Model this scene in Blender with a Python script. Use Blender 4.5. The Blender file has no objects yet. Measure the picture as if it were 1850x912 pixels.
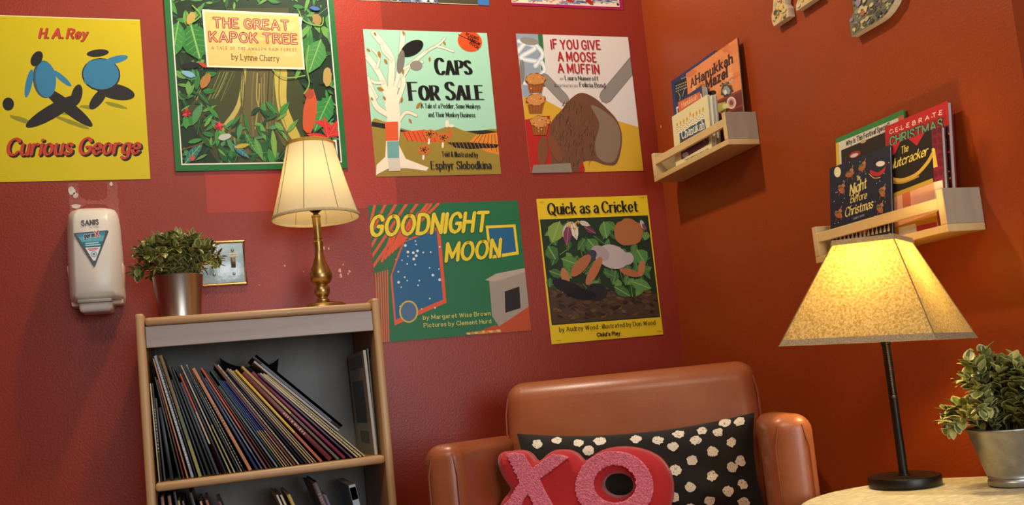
import bpy, bmesh, math, random
from mathutils import Vector, Matrix
random.seed(7)
SC = bpy.context.scene
COL = SC.collection
R = math.radians

# ------------------------------------------------------------------ camera
def set_camera():
    yaw, pitch, roll = 0.33411678, 0.08993158, -0.10142546
    cy, sy, cp, sp = math.cos(yaw), math.sin(yaw), math.cos(pitch), math.sin(pitch)
    f = Vector((sy*cp, cy*cp, sp)); r0 = Vector((cy, -sy, 0)); u0 = r0.cross(f)
    r = r0*math.cos(roll) + u0*math.sin(roll); u = u0*math.cos(roll) - r0*math.sin(roll)
    cd = bpy.data.cameras.new('camera'); cam = bpy.data.objects.new('camera', cd); COL.objects.link(cam)
    m = Matrix((r, u, -f)).transposed().to_4x4(); m.translation = (-1.29783, -2.3, 0.86)
    cam.matrix_world = m
    cd.sensor_width = 36; cd.lens = 36*1630.887/1850; cd.shift_y = 85.38/1850; cd.clip_start = 0.02
    SC.camera = cam
set_camera()

# ------------------------------------------------------------------ light and exposure
SC.view_settings.view_transform = 'Standard'; SC.view_settings.look = 'None'
SC.view_settings.gamma = 1; SC.view_settings.use_curve_mapping = False
SC.view_settings.exposure = 0.0
W = bpy.data.worlds.new('world'); SC.world = W; W.use_nodes = True
W.node_tree.nodes['Background'].inputs[0].default_value = (0.75, 0.85, 1.0, 1)
W.node_tree.nodes['Background'].inputs[1].default_value = 1.0
LIGHTS = dict(spot=66.0, fill=24.0, window=34.0, lamp_brass=8.5, lamp_black=74.0)
def light(name, kind, loc, power, color, size=0.1, rot=(0, 0, 0), size_y=None, parent=None, spread=None):
    d = bpy.data.lights.new(name, kind); d.energy = power; d.color = color
    if kind == 'AREA':
        d.size = size
        if size_y: d.shape = 'RECTANGLE'; d.size_y = size_y
        if spread: d.spread = spread
    else: d.shadow_soft_size = size
    o = bpy.data.objects.new(name, d); COL.objects.link(o); o.location = loc; o.rotation_euler = rot
    if parent: o.parent = parent
    return o
sp = light('ceiling_lamp_light', 'SPOT', (-0.95, -0.5, 2.50), LIGHTS['spot'], (1.0, 0.85, 0.66), 0.045)
sp.data.spot_size = R(165); sp.data.spot_blend = 0.35
light('ceiling_fill_light', 'AREA', (-1.6, -2.4, 2.57), LIGHTS['fill'], (1.0, 0.84, 0.64), 0.7)
light('hall_fill_light', 'AREA', (0.72, -0.9, 2.55), 9.0, (1.0, 0.93, 0.88), 0.4)  # unseen fill added in the hall to brighten the plum wall
light('window_light', 'AREA', (-0.5, -4.02, 1.25), LIGHTS['window'], (0.90, 0.94, 1.0), 1.5, (R(90), 0, 0), 1.25)

# ------------------------------------------------------------------ helpers
def s2l(c): return c/12.92 if c <= 0.04045 else ((c+0.055)/1.055)**2.4
def C(h):
    h = h.lstrip('#'); return tuple(s2l(int(h[i:i+2], 16)/255) for i in (0, 2, 4))
MATS = {}
def mat(name, col=None, rough=0.5, metal=0.0, bump=None, vary=None, attr=False, coat=0.0, spec=None, sheen=0.0):
    """col hex; bump=(scale, strength, dist); vary=(scale, hex2, stretch) mixes a second colour by noise"""
    if name in MATS: return MATS[name]
    m = bpy.data.materials.new(name); m.use_nodes = True; nt = m.node_tree; N = nt.nodes; L = nt.links
    b = N['Principled BSDF']; b.inputs['Roughness'].default_value = rough; b.inputs['Metallic'].default_value = metal
    if coat: b.inputs['Coat Weight'].default_value = coat; b.inputs['Coat Roughness'].default_value = 0.15
    if spec is not None: b.inputs['Specular IOR Level'].default_value = spec
    if sheen: b.inputs['Sheen Weight'].default_value = sheen
    tc = N.new('ShaderNodeTexCoord')
    if attr:
        a = N.new('ShaderNodeAttribute'); a.attribute_name = 'Col'; L.new(a.outputs['Color'], b.inputs['Base Color'])
    elif col:
        c1 = C(col)+(1,); b.inputs['Base Color'].default_value = c1
        if vary:
            mp = N.new('ShaderNodeMapping'); L.new(tc.outputs['Object'], mp.inputs[0])
            st = vary[2] if len(vary) > 2 else (1, 1, 1); mp.inputs['Scale'].default_value = st
            n = N.new('ShaderNodeTexNoise'); n.inputs['Scale'].default_value = vary[0]; n.inputs['Detail'].default_value = 5
            L.new(mp.outputs[0], n.inputs['Vector'])
            mr = N.new('ShaderNodeMapRange'); mr.inputs[1].default_value = 0.36; mr.inputs[2].default_value = 0.64; L.new(n.outputs['Fac'], mr.inputs[0])
            mx = N.new('ShaderNodeMix'); mx.data_type = 'RGBA'; mx.inputs[6].default_value = c1; mx.inputs[7].default_value = C(vary[1])+(1,)
            L.new(mr.outputs[0], mx.inputs[0]); L.new(mx.outputs[2], b.inputs['Base Color'])
    if bump:
        n = N.new('ShaderNodeTexNoise'); n.inputs['Scale'].default_value = bump[0]; n.inputs['Detail'].default_value = 3
        L.new(tc.outputs['Object'], n.inputs['Vector'])
        bp = N.new('ShaderNodeBump'); bp.inputs['Strength'].default_value = bump[1]; bp.inputs['Distance'].default_value = bump[2]
        L.new(n.outputs['Fac'], bp.inputs['Height']); L.new(bp.outputs[0], b.inputs['Normal'])
    MATS[name] = m; return m
def shade_mat(name, col, trans, scale, dark, stretch=(1, 1, 1), fac=0.5):
    """cloth that lets light through: diffuse front, translucent body"""
    m = bpy.data.materials.new(name); m.use_nodes = True; nt = m.node_tree; N = nt.nodes; L = nt.links
    N.remove(N['Principled BSDF']); out = N['Material Output']
    tc = N.new('ShaderNodeTexCoord'); mp = N.new('ShaderNodeMapping'); mp.inputs['Scale'].default_value = stretch
    L.new(tc.outputs['Object'], mp.inputs[0])
    n = N.new('ShaderNodeTexNoise'); n.inputs['Scale'].default_value = scale; n.inputs['Detail'].default_value = 4; n.inputs['Roughness'].default_value = 0.7
    L.new(mp.outputs[0], n.inputs['Vector'])
    rp = N.new('ShaderNodeMapRange'); rp.inputs[1].default_value = 0.38; rp.inputs[2].default_value = 0.62; L.new(n.outputs['Fac'], rp.inputs[0])
    def mix(a, b_):
        mx = N.new('ShaderNodeMix'); mx.data_type = 'RGBA'; mx.inputs[6].default_value = C(a)+(1,); mx.inputs[7].default_value = C(b_)+(1,)
        L.new(rp.outputs[0], mx.inputs[0]); return mx.outputs[2]
    d = N.new('ShaderNodeBsdfDiffuse'); t = N.new('ShaderNodeBsdfTranslucent'); ms = N.new('ShaderNodeMixShader')
    L.new(mix(dark, col), d.inputs[0]); L.new(mix(dark, trans), t.inputs[0]); ms.inputs[0].default_value = fac
    L.new(d.outputs[0], ms.inputs[1]); L.new(t.outputs[0], ms.inputs[2]); L.new(ms.outputs[0], out.inputs[0])
    return m

class MB:
    """collects shapes, then links them as ONE mesh object"""
    def __init__(s): s.v = []; s.f = []; s.m = []; s.sm = []; s.c = []
    def add(s, vs, fs, m=0, smooth=False, col=(0.8, 0.8, 0.8), M=None):
        k = len(s.v)
        s.v += [tuple(M @ Vector(p)) for p in vs] if M is not None else [tuple(p) for p in vs]
        for f in fs: s.f.append(tuple(i+k for i in f)); s.m.append(m); s.sm.append(smooth); s.c.append(col)
        return s
    def box(s, x0, x1, y0, y1, z0, z1, bevel=0.0, seg=2, m=0, col=(0.8,)*3, M=None, deform=None):
        bm = bmesh.new(); bmesh.ops.create_cube(bm, size=1)
        for v in bm.verts: v.co = Vector(((x0+x1)/2+v.co.x*(x1-x0), (y0+y1)/2+v.co.y*(y1-y0), (z0+z1)/2+v.co.z*(z1-z0)))
        if bevel: bmesh.ops.bevel(bm, geom=bm.edges[:], offset=bevel, segments=seg, profile=0.5, affect='EDGES')
        return s._bm(bm, m, bevel > 0 and seg > 1, col, M, deform)
    def _bm(s, bm, m, smooth, col, M, deform=None):
        bm.verts.index_update()
        vs = [v.co.copy() for v in bm.verts]
        if deform: vs = [deform(p) for p in vs]
        s.add(vs, [[v.index for v in f.verts] for f in bm.faces], m, smooth, col, M); bm.free(); return s
    def lathe(s, prof, n=48, c=(0, 0), m=0, smooth=True, col=(0.8,)*3, cap0=False, cap1=False, wob=None):
        vs = []; fs = []
        for i, (r, z) in enumerate(prof):
            for k in range(n):
                a = 2*math.pi*k/n; rr = r+(wob(a, i, r) if wob else 0)
                vs.append((c[0]+rr*math.cos(a), c[1]+rr*math.sin(a), z))
        for i in range(len(prof)-1):
            for k in range(n):
                k2 = (k+1) % n; fs.append((i*n+k, i*n+k2, (i+1)*n+k2, (i+1)*n+k))
        if cap0: fs.append(tuple(range(n-1, -1, -1)))
        if cap1: fs.append(tuple((len(prof)-1)*n+k for k in range(n)))
        return s.add(vs, fs, m, smooth, col)
    def tube(s, path, r, n=8, m=0, col=(0.8,)*3, closed=False, M=None):
        P = [Vector(p) for p in path]; vs = []; fs = []; N = len(P)
        for i, p in enumerate(P):
            t = (P[(i+1) % N]-P[i-1]) if closed else (P[min(i+1, N-1)]-P[max(i-1, 0)])
            t.normalize(); a = Vector((0, 0, 1)) if abs(t.z) < 0.9 else Vector((1, 0, 0))
            u = t.cross(a).normalized(); w = t.cross(u); rr = r[i] if isinstance(r, (list, tuple)) else r
            for k in range(n):
                an = 2*math.pi*k/n; vs.append(p+u*(rr*math.cos(an))+w*(rr*math.sin(an)))
        for i in range(N if closed else N-1):
            j = (i+1) % N
            for k in range(n):
                k2 = (k+1) % n; fs.append((i*n+k, j*n+k, j*n+k2, i*n+k2))
        if not closed: fs += [tuple(range(n)), tuple((N-1)*n+k for k in range(n-1, -1, -1))]
        return s.add(vs, fs, m, True, col, M)
    def prism(s, poly, a, b, m=0, col=(0.8,)*3, M=None, smooth=False):
        """poly in x,y extruded z a..b (poly counter-clockwise)"""
        n = len(poly); vs = [(p[0], p[1], a) for p in poly]+[(p[0], p[1], b) for p in poly]
        fs = [tuple(range(n-1, -1, -1)), tuple(range(n, 2*n))]+[(i, (i+1) % n, n+(i+1) % n, n+i) for i in range(n)]
        return s.add(vs, fs, m, smooth, col, M)
    def ball(s, c, r, seg=12, ring=8, m=0, col=(0.8,)*3, sc=(1, 1, 1)):
        vs = []; fs = []
        for i in range(ring+1):
            t = math.pi*i/ring
            for k in range(seg):
                a = 2*math.pi*k/seg; vs.append((c[0]+sc[0]*r*math.sin(t)*math.cos(a), c[1]+sc[1]*r*math.sin(t)*math.sin(a), c[2]+sc[2]*r*math.cos(t)))
        for i in range(ring):
            for k in range(seg):
                k2 = (k+1) % seg; fs.append((i*seg+k, (i+1)*seg+k, (i+1)*seg+k2, i*seg+k2))
        return s.add(vs, fs, m, True, col)
    def build(s, name, mats, parent=None, loc=None, rot=None, color=False):
        me = bpy.data.meshes.new(name); me.from_pydata(s.v, [], s.f)
        for mm in (mats if isinstance(mats, (list, tuple)) else [mats]): me.materials.append(mm)
        me.polygons.foreach_set('material_index', s.m); me.polygons.foreach_set('use_smooth', s.sm)
        if color:
            at = me.color_attributes.new('Col', 'FLOAT_COLOR', 'CORNER'); buf = []
            for p in me.polygons: buf += list(s.c[p.index]+(1.0,))*p.loop_total
            at.data.foreach_set('color', buf)
        if any(s.sm):
            try: me.set_sharp_from_angle(angle=R(40))
            except Exception: pass
        me.update()
        o = bpy.data.objects.new(name, me); COL.objects.link(o)
        if parent: o.parent = parent
        if loc: o.location = loc
        if rot: o.rotation_euler = rot
        return o
def tag(o, label, cat, group=None, kind=None):
    if label: o['label'] = label
    if cat: o['category'] = cat
    if group: o['group'] = group
    if kind: o['kind'] = kind
    return o
def thing(name, label, cat, loc=(0, 0, 0), rotz=0.0, group=None):
    o = bpy.data.objects.new(name, None); COL.objects.link(o); o.location = loc; o.rotation_euler = (0, 0, rotz)
    o.empty_display_size = 0.05
    return tag(o, label, cat, group)
def struct(name, mb, m, color=False):
    o = mb.build(name, m, color=color); o['kind'] = 'structure'; return o
def catmull(pts, k=6, closed=False):
    P = [Vector(p) for p in pts]; n = len(P); out = []
    if n < 3: return [tuple(p) for p in P]
    for i in range(n if closed else n-1):
        if closed: a, b, c, d = P[i-1], P[i], P[(i+1) % n], P[(i+2) % n]
        else: a, b, c, d = P[max(i-1, 0)], P[i], P[i+1], P[min(i+2, n-1)]
        for j in range(k):
            t = j/k; out.append(tuple(0.5*((2*b)+(c-a)*t+(2*a-5*b+4*c-d)*t*t+(3*b-a-3*c+d)*t**3)))
    if not closed: out.append(tuple(P[-1]))
    return out
def homography(src, dst):
    A = []; B = []
    for (x, y), (u, v) in zip(src, dst):
        A.append([x, y, 1, 0, 0, 0, -u*x, -u*y]); B.append(u); A.append([0, 0, 0, x, y, 1, -v*x, -v*y]); B.append(v)
    n = 8; M = [A[i]+[B[i]] for i in range(n)]
    for i in range(n):
        p = max(range(i, n), key=lambda r: abs(M[r][i])); M[i], M[p] = M[p], M[i]
        for r in range(n):
            if r != i:
                f = M[r][i]/M[i][i]
                for c in range(i, n+1): M[r][c] -= f*M[i][c]
    h = [M[i][n]/M[i][i] for i in range(n)]+[1]
    def T(x, y):
        w = h[6]*x+h[7]*y+h[8]; return ((h[0]*x+h[1]*y+h[2])/w, (h[3]*x+h[4]*y+h[5])/w)
    return T

# ------------------------------------------------------------------ lettering: pen strokes per glyph (cap height 10, x-height 6.6)
GL = {
'A': '0,0 4,10 8,0|1.5,3.4 6.5,3.4', 'B': '0,0 0,10|s0,10 3.6,10 5.6,9.2 5.8,7.3 4.6,5.7 0,5.4|s0,5.4 4.2,5.4 6.4,4.2 6.4,1.6 4.6,.1 0,0',
'C': 's7,8 5.7,9.6 3.7,10 1.2,8.6 .1,5 1.2,1.4 3.7,0 5.7,.4 7,2', 'D': '0,0 0,10|s0,10 3.4,10 6.1,8.4 7,5 6.1,1.6 3.4,0 0,0',
'E': '0,0 0,10|0,10 5.4,10|0,5.2 4.4,5.2|0,0 5.6,0', 'F': '0,0 0,10|0,10 5.4,10|0,5.2 4.4,5.2',
'G': 's7,8 5.7,9.6 3.7,10 1.2,8.6 .1,5 1.2,1.4 3.7,0 5.9,.5 7.2,1.8|7.2,1.8 7.2,4.6 4.6,4.6', 'H': '0,0 0,10|6.4,0 6.4,10|0,5.2 6.4,5.2',
'I': '0,0 0,10', 'J': 's4,10 4,3 3.4,.8 1.8,0 .4,.6 0,2', 'K': '0,0 0,10|6,10 0,4|2,5.8 6.6,0', 'L': '0,10 0,0|0,0 5.2,0',
'M': '0,0 0,10 4.2,2 8.4,10 8.4,0', 'N': '0,0 0,10 6.6,0 6.6,10', 'O': 's4,10 1.3,8.7 0,5 1.3,1.3 4,0 6.7,1.3 8,5 6.7,8.7 4,10',
'P': '0,0 0,10|s0,10 3.8,10 6,9.2 6.2,7.3 5,5.3 3,4.8 0,4.8', 'Q': 's4,10 1.3,8.7 0,5 1.3,1.3 4,0 6.7,1.3 8,5 6.7,8.7 4,10|s4.2,2.4 6,.4 8.4,-1.2',
'R': '0,0 0,10|s0,10 3.8,10 6,9.2 6.1,7.4 5,5.4 3,5 0,5|3,5 6.8,0', 'S': 's5.8,8.2 4.6,9.7 3,10 1,9.2 .5,7.4 1.8,5.8 4.4,4.6 6,2.8 5.4,.9 3.2,0 1.2,.4 0,2',
'T': '0,10 7,10|3.5,10 3.5,0', 'U': 's0,10 0,3.4 .9,.9 3.2,0 5.5,.9 6.4,3.4 6.4,10', 'V': '0,10 3.8,0 7.6,10', 'W': '0,10 2.8,0 5.4,9 8,0 10.8,10',
'X': '0,10 7,0|7,10 0,0', 'Y': '0,10 3.6,5 7.2,10|3.6,5 3.6,0', 'Z': '0,10 6.4,10 0,0 6.4,0',
'a': 's.4,5.4 1.8,6.6 3.4,6.4 4.4,5 4.4,0|s4.4,3.8 2,3.6 .3,2.6 .2,1.2 1.4,.1 3,.4 4.4,1.6', 'b': '0,10 0,0|s0,4.8 1.4,6.4 3.2,6.4 4.8,5 4.9,2.4 3.8,.4 1.8,0 0,1.6',
'c': 's4.6,5.2 3.4,6.5 2,6.5 .5,5.2 .1,3 .8,.9 2.4,0 3.8,.3 4.8,1.5', 'd': '4.9,10 4.9,0|s4.9,4.8 3.6,6.5 1.9,6.4 .4,5 .1,2.6 1,.4 2.8,0 4.9,1.8',
'e': 's.1,3.4 4.7,3.4 4.5,5.2 3,6.6 1.4,6.2 .1,4.2 .2,1.8 1.5,.1 3.2,.1 4.6,1.4', 'f': 's4,9.6 2.8,10 1.6,9.2 1.4,7.5 1.4,0|0,6.2 3.4,6.2',
'g': 's4.8,6.4 4.8,-.6 4,-2.6 2.2,-3 .4,-2.2|s4.8,4.8 3.6,6.5 1.9,6.4 .4,5 .1,2.8 1,.7 2.8,.3 4.8,2', 'h': '0,0 0,10|s0,4.6 1.6,6.3 3.2,6.5 4.4,5.4 4.5,4 4.5,0',
'i': '0,0 0,6.5|0,8.7 0,9.2', 'j': 's1.4,6.5 1.4,-1 .8,-2.8 -.8,-2.8|1.4,8.7 1.4,9.2', 'k': '0,0 0,10|4.2,6.5 0,2.6|1.4,3.8 4.6,0', 'l': '0,0 0,10',
'm': '0,0 0,6.5|s0,4.6 1.2,6.3 2.6,6.5 3.6,5.4 3.7,4 3.7,0|s3.7,4.6 4.9,6.3 6.3,6.5 7.3,5.4 7.4,4 7.4,0', 'n': '0,0 0,6.5|s0,4.6 1.6,6.3 3.2,6.5 4.4,5.4 4.5,4 4.5,0',
'o': 's2.5,6.6 .7,5.7 0,3.3 .7,.9 2.5,0 4.3,.9 5,3.3 4.3,5.7 2.5,6.6', 'p': '0,-3 0,6.5|s0,4.8 1.4,6.4 3.2,6.4 4.8,5 4.9,2.6 3.8,.4 1.8,0 0,1.6',
'q': '4.9,-3 4.9,6.5|s4.9,4.8 3.6,6.5 1.9,6.4 .4,5 .1,2.6 1,.4 2.8,0 4.9,1.8', 'r': '0,0 0,6.5|s0,4.2 1,5.9 2.4,6.6 3.4,6.2',
's': 's4,5.4 3,6.5 1.6,6.5 .5,5.7 .7,4.3 2.2,3.4 3.8,2.6 4.1,1.2 3,.1 1.4,0 0,1.2', 't': 's1.5,9 1.5,1.6 2.2,.2 3.8,.5|0,6.2 3.6,6.2',
'u': 's0,6.5 0,2.4 .6,.6 1.8,0 3.4,.6 4.5,2.2|4.5,6.5 4.5,0', 'v': '0,6.5 2.4,0 4.8,6.5', 'w': '0,6.5 1.9,0 3.7,6 5.5,0 7.4,6.5', 'x': '0,6.5 4.4,0|4.4,6.5 0,0',
'y': '0,6.5 2.5,.2|s5,6.5 2.5,.2 1.4,-2.4 0,-2.8', 'z': '0,6.5 4,6.5 0,0 4.2,0',
'.': '0,0 0,.5', ',': '.6,.6 0,-1.6', "'": '0,10 0,7.6', '-': '0,3.6 2.6,3.6', '*': '0,4.6 0,5.4', '&': 's7,0 2,6.4 1.6,8.6 3,10 4.4,8.6 3.6,6.6 .6,3.4 .6,1.2 2.4,0 4.6,.8 6.6,4', '?': 's0,8 1,9.7 3,10 4.6,8.6 4.2,6.6 2.4,5 2.2,3|2.2,.4 2.2,0',
'1': '0,8 2,10 2,0', '0': 's3,10 .7,8.7 0,5 .7,1.3 3,0 5.3,1.3 6,5 5.3,8.7 3,10',
}
def glyph(ch):
    if ch not in GL: return [], 3.0
    st = []; mx = 0
    for s in GL[ch].split('|'):
        sm = s[0] == 's'; pts = [tuple(float(a) for a in p.split(',')) for p in s.lstrip('s').split()]
        mx = max(mx, max(p[0] for p in pts)); st.append((catmull(pts, 5) if sm else pts, sm))
    return st, mx
def clip_rect(poly, w, h):
    for ax, lim, sg in ((0, 0, 1), (0, w, -1), (1, 0, 1), (1, h, -1)):
        out = []; n = len(poly)
        for i in range(n):
            a, b = poly[i], poly[(i+1) % n]; da, db = (a[ax]-lim)*sg, (b[ax]-lim)*sg
            if da >= 0: out.append(a)
            if (da >= 0) != (db >= 0): t = da/(da-db); out.append((a[0]+(b[0]-a[0])*t, a[1]+(b[1]-a[1])*t))
        poly = out
        if len(poly) < 3: return []
    return poly
class Art:
    """printed sheet w x h metres; print coordinates come through quad (corner TL,TR,BR,BL of a reference sheet)"""
    STEP = 4.0e-6
    def __init__(s, w, h, quad, base='#ffffff', thick=0.0006, mb=None, z0=None):
        s.w, s.h = w, h; s.T = homography(quad, [(0, h), (w, h), (w, 0), (0, 0)]); s.mb = mb or MB()
        s.z = thick if z0 is None else z0
        s.kw = w/math.dist(quad[0], quad[1]); s.kv = h/math.dist(quad[0], quad[3]); s.k = math.sqrt(s.kw*s.kv)
        if z0 is None: s.mb.box(0, w, 0, h, 0, thick, col=C(base))
    def raw(s, poly, col, step=True):
        if step: s.z += s.STEP
        if any(p[0] < 0 or p[1] < 0 or p[0] > s.w or p[1] > s.h for p in poly):
            poly = clip_rect(poly, s.w, s.h)
            if len(poly) < 3: return
        a = sum(poly[i-1][0]*poly[i][1]-poly[i][0]*poly[i-1][1] for i in range(len(poly)))
        if a < 0: poly = poly[::-1]
        s.mb.add([(p[0], p[1], s.z) for p in poly], [tuple(range(len(poly)))], 0, False, C(col) if isinstance(col, str) else col)
    def poly(s, pts, col, smooth=False):
        if smooth: pts = catmull(pts, 5, True)
        s.raw([s.T(*p) for p in pts], col)
    def rect(s, u0, v0, u1, v1, col): s.raw([(u0*s.w, v0*s.h), (u1*s.w, v0*s.h), (u1*s.w, v1*s.h), (u0*s.w, v1*s.h)], col)
    def ell(s, cx, cy, rx, ry, col, rot=0, n=22, jag=0):
        a = R(rot); P = []
        for i in range(n):
            t = 2*math.pi*i/n; q = 1+random.uniform(-jag, jag); x, y = rx*q*math.cos(t), ry*q*math.sin(t)
            P.append((cx+x*math.cos(a)-y*math.sin(a), cy+x*math.sin(a)+y*math.cos(a)))
        s.poly(P, col)
    def leaf(s, x, y, L, wd, ang, col, vein=None):
        ca, sa = math.cos(R(ang)), math.sin(R(ang)); P = []
        for t, q in ((0, 0), (.15, .6), (.4, 1), (.7, .75), (1, 0), (.7, -.75), (.4, -1), (.15, -.6)):
            a, b = t*L, q*wd/2; P.append((x+a*ca-b*sa, y+a*sa+b*ca))
        s.poly(P, col)
        if vein: s.stroke([(x, y), (x+L*.92*ca, y+L*.92*sa)], max(1.2, wd*.06), vein)
    def _nib(s, pts, a, b, col, rot=0.0):
        """sweep an elliptic nib (half axes a,b metres) along metric points"""
        cr, sr = math.cos(rot), math.sin(rot); n = 8
        nib = [(a*math.cos(2*math.pi*i/n)*cr-b*math.sin(2*math.pi*i/n)*sr, a*math.cos(2*math.pi*i/n)*sr+b*math.sin(2*math.pi*i/n)*cr) for i in range(n)]
        P = [pts[0]]
        for p in pts[1:]:
            if math.hypot(p[0]-P[-1][0], p[1]-P[-1][1]) > 1e-7: P.append(p)
        if len(P) < 2: s.z += 2e-6; s.raw([(P[0][0]+q[0], P[0][1]+q[1]) for q in nib], col, False); return
        D = []
        for p, o in zip(P, P[1:]): L = math.hypot(o[0]-p[0], o[1]-p[1]); D.append(((o[0]-p[0])/L, (o[1]-p[1])/L))
        cuts = [0]+[i for i in range(1, len(D)) if D[i-1][0]*D[i][0]+D[i-1][1]*D[i][1] < 0.72]+[len(D)]
        sup = lambda d: max(nib, key=lambda q: q[0]*-d[1]+q[1]*d[0])
        for a_, b_ in zip(cuts, cuts[1:]):
            s.z += 2e-6; off = []
            for i in range(a_, b_+1):
                d0 = D[max(a_, i-1)]; d1 = D[min(b_-1, i)]; d = (d0[0]+d1[0], d0[1]+d1[1]); off.append(sup(d))
            for i in range(a_, b_):
                p, o, q, t = P[i], P[i+1], off[i-a_], off[i-a_+1]
                s.raw([(p[0]+q[0], p[1]+q[1]), (p[0]-q[0], p[1]-q[1]), (o[0]-t[0], o[1]-t[1]), (o[0]+t[0], o[1]+t[1])], col, False)
            for p, d, q in ((P[a_], (-D[a_][0], -D[a_][1]), off[0]), (P[b_], D[b_-1], off[-1])):
                k0 = max(range(n), key=lambda k: nib[k][0]*d[0]+nib[k][1]*d[1])
                side = sorted((w for w in nib if w[0]*d[0]+w[1]*d[1] > 1e-9 and w != q and (-w[0], -w[1]) != q), key=lambda w: math.atan2(w[0]*-d[1]+w[1]*d[0], w[0]*d[0]+w[1]*d[1]))
                e = [q, (-q[0], -q[1])]; e.sort(key=lambda w: w[0]*-d[1]+w[1]*d[0])
                if side: s.raw([(p[0]+w[0], p[1]+w[1]) for w in [e[0]]+side+[e[1]]], col, False)
    def stroke(s, pts, width, col, smooth=False, closed=False):
        if smooth: pts = catmull(pts, 5, closed)
        if closed: pts = list(pts)+[pts[0]]
        s.z += s.STEP; s._nib([s.T(*p) for p in pts], width*s.k/2, width*s.k/2, col)
    def text(s, txt, p0, p1, hgt, col, stem=1.3, thin=None, serif=0.0, shear=0.0, rot=0.0, outline=None, inline=None, gap=2.0, word=3.6, jit=0.0, smallcaps=0.0):
        """txt fitted between baseline ends p0,p1; hgt cap height in print px; stem/thin pen widths in tenths of cap height"""
        thin = stem if thin is None else thin
        a, b = s.T(*p0), s.T(*p1); L = math.hypot(b[0]-a[0], b[1]-a[1]); ux, uy = (b[0]-a[0])/L, (b[1]-a[1])/L
        items = []; x = 0.0
        for i, ch in enumerate(txt):
            if ch == ' ': x += word; continue
            k = 1.0
            if smallcaps and i > 0 and txt[i-1] != ' ': ch = ch.upper(); k = smallcaps
            st, wd = glyph(ch); items.append((x, st, k, ch)); x += wd*k+gap+stem*0.6
        tot = x-gap-stem*0.6; sx = L/tot; sy = hgt*s.kv/10
        def mp(x, y, dy=0): X = x*sx+y*shear*sy; Y = y*sy+dy; return (a[0]+ux*X-uy*Y, a[1]+uy*X+ux*Y)
        def run(sa, sb, c, srf):
            s.z += 1.2e-5
            for x0, st, k, ch in items:
                rs = random.Random(ord(ch)*7+int(x0*10)); dy = rs.uniform(-jit, jit)*sy
                for pts, sm in st:
                    s._nib([mp(x0+p[0]*k, p[1]*k, dy) for p in pts], sa*sy/2, sb*sy/2, c, rot)
                    if srf:
                        for p, q in ((pts[0], pts[1]), (pts[-1], pts[-2])):
                            if abs(p[0]-q[0]) < 0.75*abs(p[1]-q[1]) and (abs(p[1]) < .2 or abs(p[1]-10) < .2 or abs(p[1]-6.5) < .2 or abs(p[1]+3) < .2) and not (ch in 'oOCcGeQSs0U' and sm and ch != 'U'):
                                half = srf
                                s._nib([mp(x0+p[0]*k-half*sy/sx, p[1]*k, dy), mp(x0+p[0]*k+half*sy/sx, p[1]*k, dy)], sb*sy/2, sb*sy/2, c)
        if outline: run(stem+outline[1], thin+outline[1], outline[0], serif)
        run(stem, thin, col, serif)
        if inline: run(inline[1], inline[1], inline[0], 0)
PRINT = None
def print_mat(): return mat('printed_gloss', attr=True, rough=0.42, spec=0.3)
def hang_back(art, name, x, z, label, cat='poster', group=None, tilt=0.0):
    o = art.mb.build(name, print_mat(), color=True)
    o.matrix_world = Matrix(((1, 0, 0, x), (0, 0, -1, -0.0008), (0, 1, 0, z), (0, 0, 0, 1))) @ Matrix.Rotation(tilt, 4, 'Z')
    return tag(o, label, cat, group)

# ------------------------------------------------------------------ the room
FLOOR = 0.06
def wall_paint(name, col, col2, rough):
    m = mat(name, col, rough, bump=(190, 0.32, 0.0016), vary=(2.2, col2), spec=0.36)
    return m
paint = wall_paint('brick_red_paint', '#923220', '#892e1d', 0.36)
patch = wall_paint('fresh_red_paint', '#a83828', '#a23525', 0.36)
chip = mat('bare_plaster', '#d9a68e', 0.8)
b = MB()
b.box(-3.4, 0.12, 0, 0.12, FLOOR, 2.62)
def face(mb, pts, y, m): mb.add([(p[0], y, p[1]) for p in pts], [tuple(range(len(pts)))], m)
# repainted rectangle behind the brass lamp and small chips
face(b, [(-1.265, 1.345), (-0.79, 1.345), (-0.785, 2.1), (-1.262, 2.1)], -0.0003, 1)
rc = random.Random(3)
for cx, cz, r in ((-0.99, 1.245, .006), (-0.978, 1.243, .004), (-0.955, 1.185, .007), (-0.953, 1.172, .006), (-0.93, 1.182, .005), (-0.934, 1.176, .003), (-1.09, 1.205, .003), (-1.045, 1.188, .002), (-0.945, 1.2, .003), (-1.155, 1.16, .002)):
    P = []
    for i in range(9):
        t = 2*math.pi*i/9; rr = r*rc.uniform(.45, 1); P.append((cx+rr*math.cos(t)*.7, cz+rr*math.sin(t)*1.2))
    face(b, P, -0.0006, 2)
struct('wall_back', b, [paint, patch, chip])
paint_r = wall_paint('rust_orange_wall', '#973f14', '#8f3a12', 0.38)  # right wall coloured more orange than the brick red back wall
b = MB(); b.box(0, 0.12, -1.217, 0, FLOOR, 2.62)
for cy, cz, r in ((-0.03, 1.55, .005), (-1.1, 1.52, .003)):
    b.add([(-0.0006, cy+r*.5*math.cos(t*1.05), cz+r*math.sin(t*1.05)) for t in range(6)], [(0, 1, 2, 3, 4, 5)], 1)
struct('wall_right', b, [paint_r, chip])
b = MB(); b.box(-3.52, -3.4, -4.2, 0.12, FLOOR, 2.62); struct('wall_left', b, paint)
plum = wall_paint('plum_paint', '#7d4450', '#77404c', 0.4)
b = MB(); b.box(1.3, 1.42, -4.2, 1.5, FLOOR, 2.62); struct('wall_hall', b, plum)
b = MB(); b.box(0.12, 1.3, 1.38, 1.5, FLOOR, 2.62); struct('wall_hall_end', b, plum)
b = MB()   # wall behind the viewer with a window opening x -1.3...3, z .6..1.95
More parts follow.
